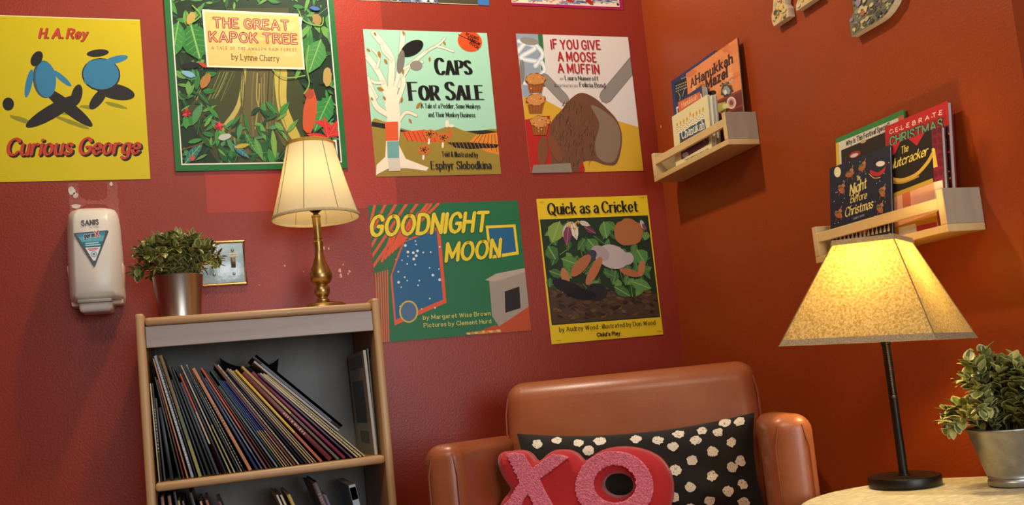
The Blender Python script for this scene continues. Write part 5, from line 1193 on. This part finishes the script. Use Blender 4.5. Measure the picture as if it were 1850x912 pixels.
    A.rect(0, 0, 1, 1, '#191512'); A.poly([(684, 222), (740, 200), (750, 705), (700, 712)], '#7c1630')
    for k in range(6):
        for j in range(2): A.ell(700+j*26, 235+k*42-j*8+(k % 2)*4, 11, 17, '#5e1024')
    A.poly([(437, 312), (520, 282), (490, 345), (462, 360)], '#b8222a'); A.poly([(562, 268), (650, 236), (606, 304)], '#b8222a')
    A.poly([(440, 560), (684, 470), (690, 500), (448, 590)], '#b99436'); A.stroke([(452, 466), (520, 480), (600, 450), (660, 390), (690, 340)], 18, '#c8a040', True); A.stroke([(452, 490), (530, 492), (612, 460)], 7, '#a8842e', True)
    A.poly([(686, 330), (700, 325), (712, 412), (690, 418)], '#d8b44a'); A.ell(692, 326, 9, 9, '#e0c050')
    A.poly([(446, 580), (690, 492), (700, 640), (690, 700), (450, 770)], '#e0a07c'); A.poly([(523, 548), (565, 534), (570, 640), (528, 650)], '#c8683c'); A.poly([(690, 490), (735, 480), (745, 600), (700, 640)], '#e2d8b8')
    A.poly([(446, 730), (700, 640), (710, 712), (450, 785)], '#b8862e'); A.poly([(500, 720), (590, 700), (595, 745), (505, 765)], '#e2dcc8'); A.poly([(595, 712), (700, 690), (700, 725), (600, 745)], '#a81c22')
    A.text('The', (524, 345), (560, 330), 34, '#e4cc54', 1.5, .8, shear=.2, rot=.6); A.text('Nutcracker', (462, 425), (660, 352), 44, '#e4cc54', 1.9, .9, shear=.3, rot=.6, gap=.7)
    cover_book(-.0625, -.936, 1.053, R(6.5), .141, .178, .010, A, 'black and gold book with yellow script title, right front on the ledge behind the lampshade', '#1a1614', '#6c1428', page='#c8c2b4')
    A = Art(.175, .178, [(143, 412), (460, 292), (470, 767), (150, 848)], '#16203a', mb=MB(), z0=0.0)
    A.rect(0, 0, 1, 1, '#141d33'); A.ell(185, 430, 18, 27, '#e8deae')
    for i in range(46): A.ell(rnd.uniform(155, 458), rnd.uniform(330, 760), 2.2, 2.6, '#b9c0c8')
    for x, y, r in ((250, 440, -30), (316, 405, -50), (206, 520, 60), (420, 535, 70), (190, 650, 40), (408, 620, 60), (320, 735, 0)):
        A.ell(x, y, 24, 15, '#a8623a', r, jag=.1); A.ell(x+10, y-20, 10, 9, '#b8704a', r); A.stroke([(x-6, y+8), (x-14, y+34)], 4, '#8a4a2c'); A.stroke([(x+8, y+6), (x+16, y+28)], 4, '#8a4a2c'); A.stroke([(x-16, y-8), (x+6, y-12)], 7, ('#2f6a4a', '#7a2a4a')[int(x) % 2]); A.stroke([(x+12, y-28), (x+18, y-44)], 3, '#c8946a')
    A.poly([(358, 420), (400, 432), (440, 400), (445, 385), (432, 430), (400, 452), (366, 445)], '#b02a2a', True); A.ell(412, 388, 24, 14, '#ddd4c4', -10); A.stroke([(352, 440), (380, 462), (410, 458)], 4, '#c8a060', True)
    ye = '#e2d07a'
    A.text('The', (288, 476), (306, 468), 24, ye, 1.4, .8, rot=.6); A.text('Night', (252, 552), (338, 512), 52, ye, 1.9, .8, shear=.2, rot=.6, gap=1.0); A.text('Before', (254, 590), (338, 566), 36, ye, 1.7, .8, shear=.2, rot=.6, gap=1.0); A.text('Christmas', (226, 662), (370, 614), 44, ye, 1.8, .8, shear=.2, rot=.6, gap=.9)
    A.text('CLEMENT C. MOORE', (268, 676), (328, 656), 9, '#9aa4b0', 1.4)
    for k in range(15): x = 160+k*21; A.poly([(x-7, 800-k*4.6), (x, 762-k*4.6-(k % 3)*8), (x+7, 798-k*4.6)], '#dcdccc')
    A.poly([(150, 815), (466, 745), (468, 770), (150, 850)], '#b9c4c4')
    cover_book(-.0745, -.7825, 1.053, R(8), .175, .178, .006, A, 'navy book with yellow script title and pale moon, front of the ledge behind the lampshade', '#16203a', '#101828')
ledge_books()

# ------------------------------------------------------------------ wooden letters
def wall_letters():
    def build(name, loops, y0, z0, label, seed, cols, edge):
        cu = bpy.data.curves.new('outline', 'CURVE'); cu.dimensions = '2D'; cu.fill_mode = 'BOTH'; cu.extrude = .0085
        for lp in loops:
            s = cu.splines.new('POLY'); s.points.add(len(lp)-1); s.use_cyclic_u = True
            for i, p in enumerate(lp): s.points[i].co = (p[0], p[1], 0, 1)
        tmp = bpy.data.objects.new('tmp', cu); COL.objects.link(tmp); dg = bpy.context.evaluated_depsgraph_get(); dg.update()
        me = bpy.data.meshes.new_from_object(tmp.evaluated_get(dg)); bpy.data.objects.remove(tmp); bpy.data.curves.remove(cu); me.name = name
        b = MB()
        b.add([v.co for v in me.vertices], [tuple(p.vertices) for p in me.polygons], 0, False, C(edge)); bpy.data.meshes.remove(me)
        n0 = len(b.f)
        for i in range(n0):
            if all(b.v[q][2] > .008 for q in b.f[i]): b.c[i] = C(cols[0])
        rn = random.Random(seed); z = .0086
        def inside(x, y):
            c = False
            for lp in loops:
                for i in range(len(lp)):
                    (x1, y1), (x2, y2) = lp[i-1], lp[i]
                    if (y1 > y) != (y2 > y) and x < (x2-x1)*(y-y1)/(y2-y1)+x1: c = not c
            return c
        xs = [p[0] for p in loops[0]]; ys = [p[1] for p in loops[0]]; k = 0
        while k < 520:   # storybook scraps pasted over the face
            k += 1; x, y = rn.uniform(min(xs), max(xs)), rn.uniform(min(ys), max(ys)); r = rn.uniform(.002, .012)
            a = rn.uniform(0, 6.28); P = [(x+r*rn.uniform(.5, 1)*math.cos(a+t*.9), y+r*rn.uniform(.3, .8)*math.sin(a+t*.9)) for t in range(7)]
            if not all(inside(*p) for p in P): continue
            z += 8e-6; b.add([(p[0], p[1], z) for p in P], [tuple(range(7))], 0, False, C(rn.choice(cols)))
        o = b.build(name, mat('pasted_paper', attr=True, rough=.6), color=True)
        o.matrix_world = Matrix.Translation((-.0095, y0, z0)) @ Matrix(((0, 0, -1, 0), (-1, 0, 0, 0), (0, 1, 0, 0), (0, 0, 0, 1)))
        tag(o, label, 'letter')
    a = [(0, .010), (.004, 0), (.060, 0), (.060, .020), (.052, .034), (.063, .070), (.098, .070), (.104, .028), (.088, .012), (.088, 0), (.164, 0), (.164, .022), (.154, .036), (.112, .205), (.058, .205), (.008, .036), (0, .026)]
    build('wall_letter', [a, [(.068, .095), (.081, .15), (.094, .095)]], -.618, 1.604, 'cream and ochre wooden letter A high on the right wall, nearer the corner', 4, ('#c9b078', '#d2a848', '#e0d4b4', '#8a8a6a', '#b0603c', '#4a4438', '#c8c0a0', '#d6b25a', '#9aa090'), '#d8ccb8')
    d = [(0, 0), (.075, 0)]+[(.075+.09*math.sin(t), .115-.115*math.cos(t)) for t in (math.pi*i/18 for i in range(1, 19))]+[(0, .23), (0, .195), (.016, .185), (.016, .045), (0, .035)]
    di = [(.068, .055), (.068, .175)]+[(.075+.042*math.sin(t), .115+.06*math.cos(t)) for t in (math.pi*i/12 for i in range(13))]
    build('wall_letter', [d, di], -.862, 1.482, 'dark green and tan wooden letter D high on the wall above the Christmas ledge', 9, ('#6a6a50', '#8a8a68', '#4c5040', '#b0a878', '#c8b888', '#5a4a3c', '#a8604a', '#8a7f94', '#3a3c30'), '#e0d3b4')
wall_letters()
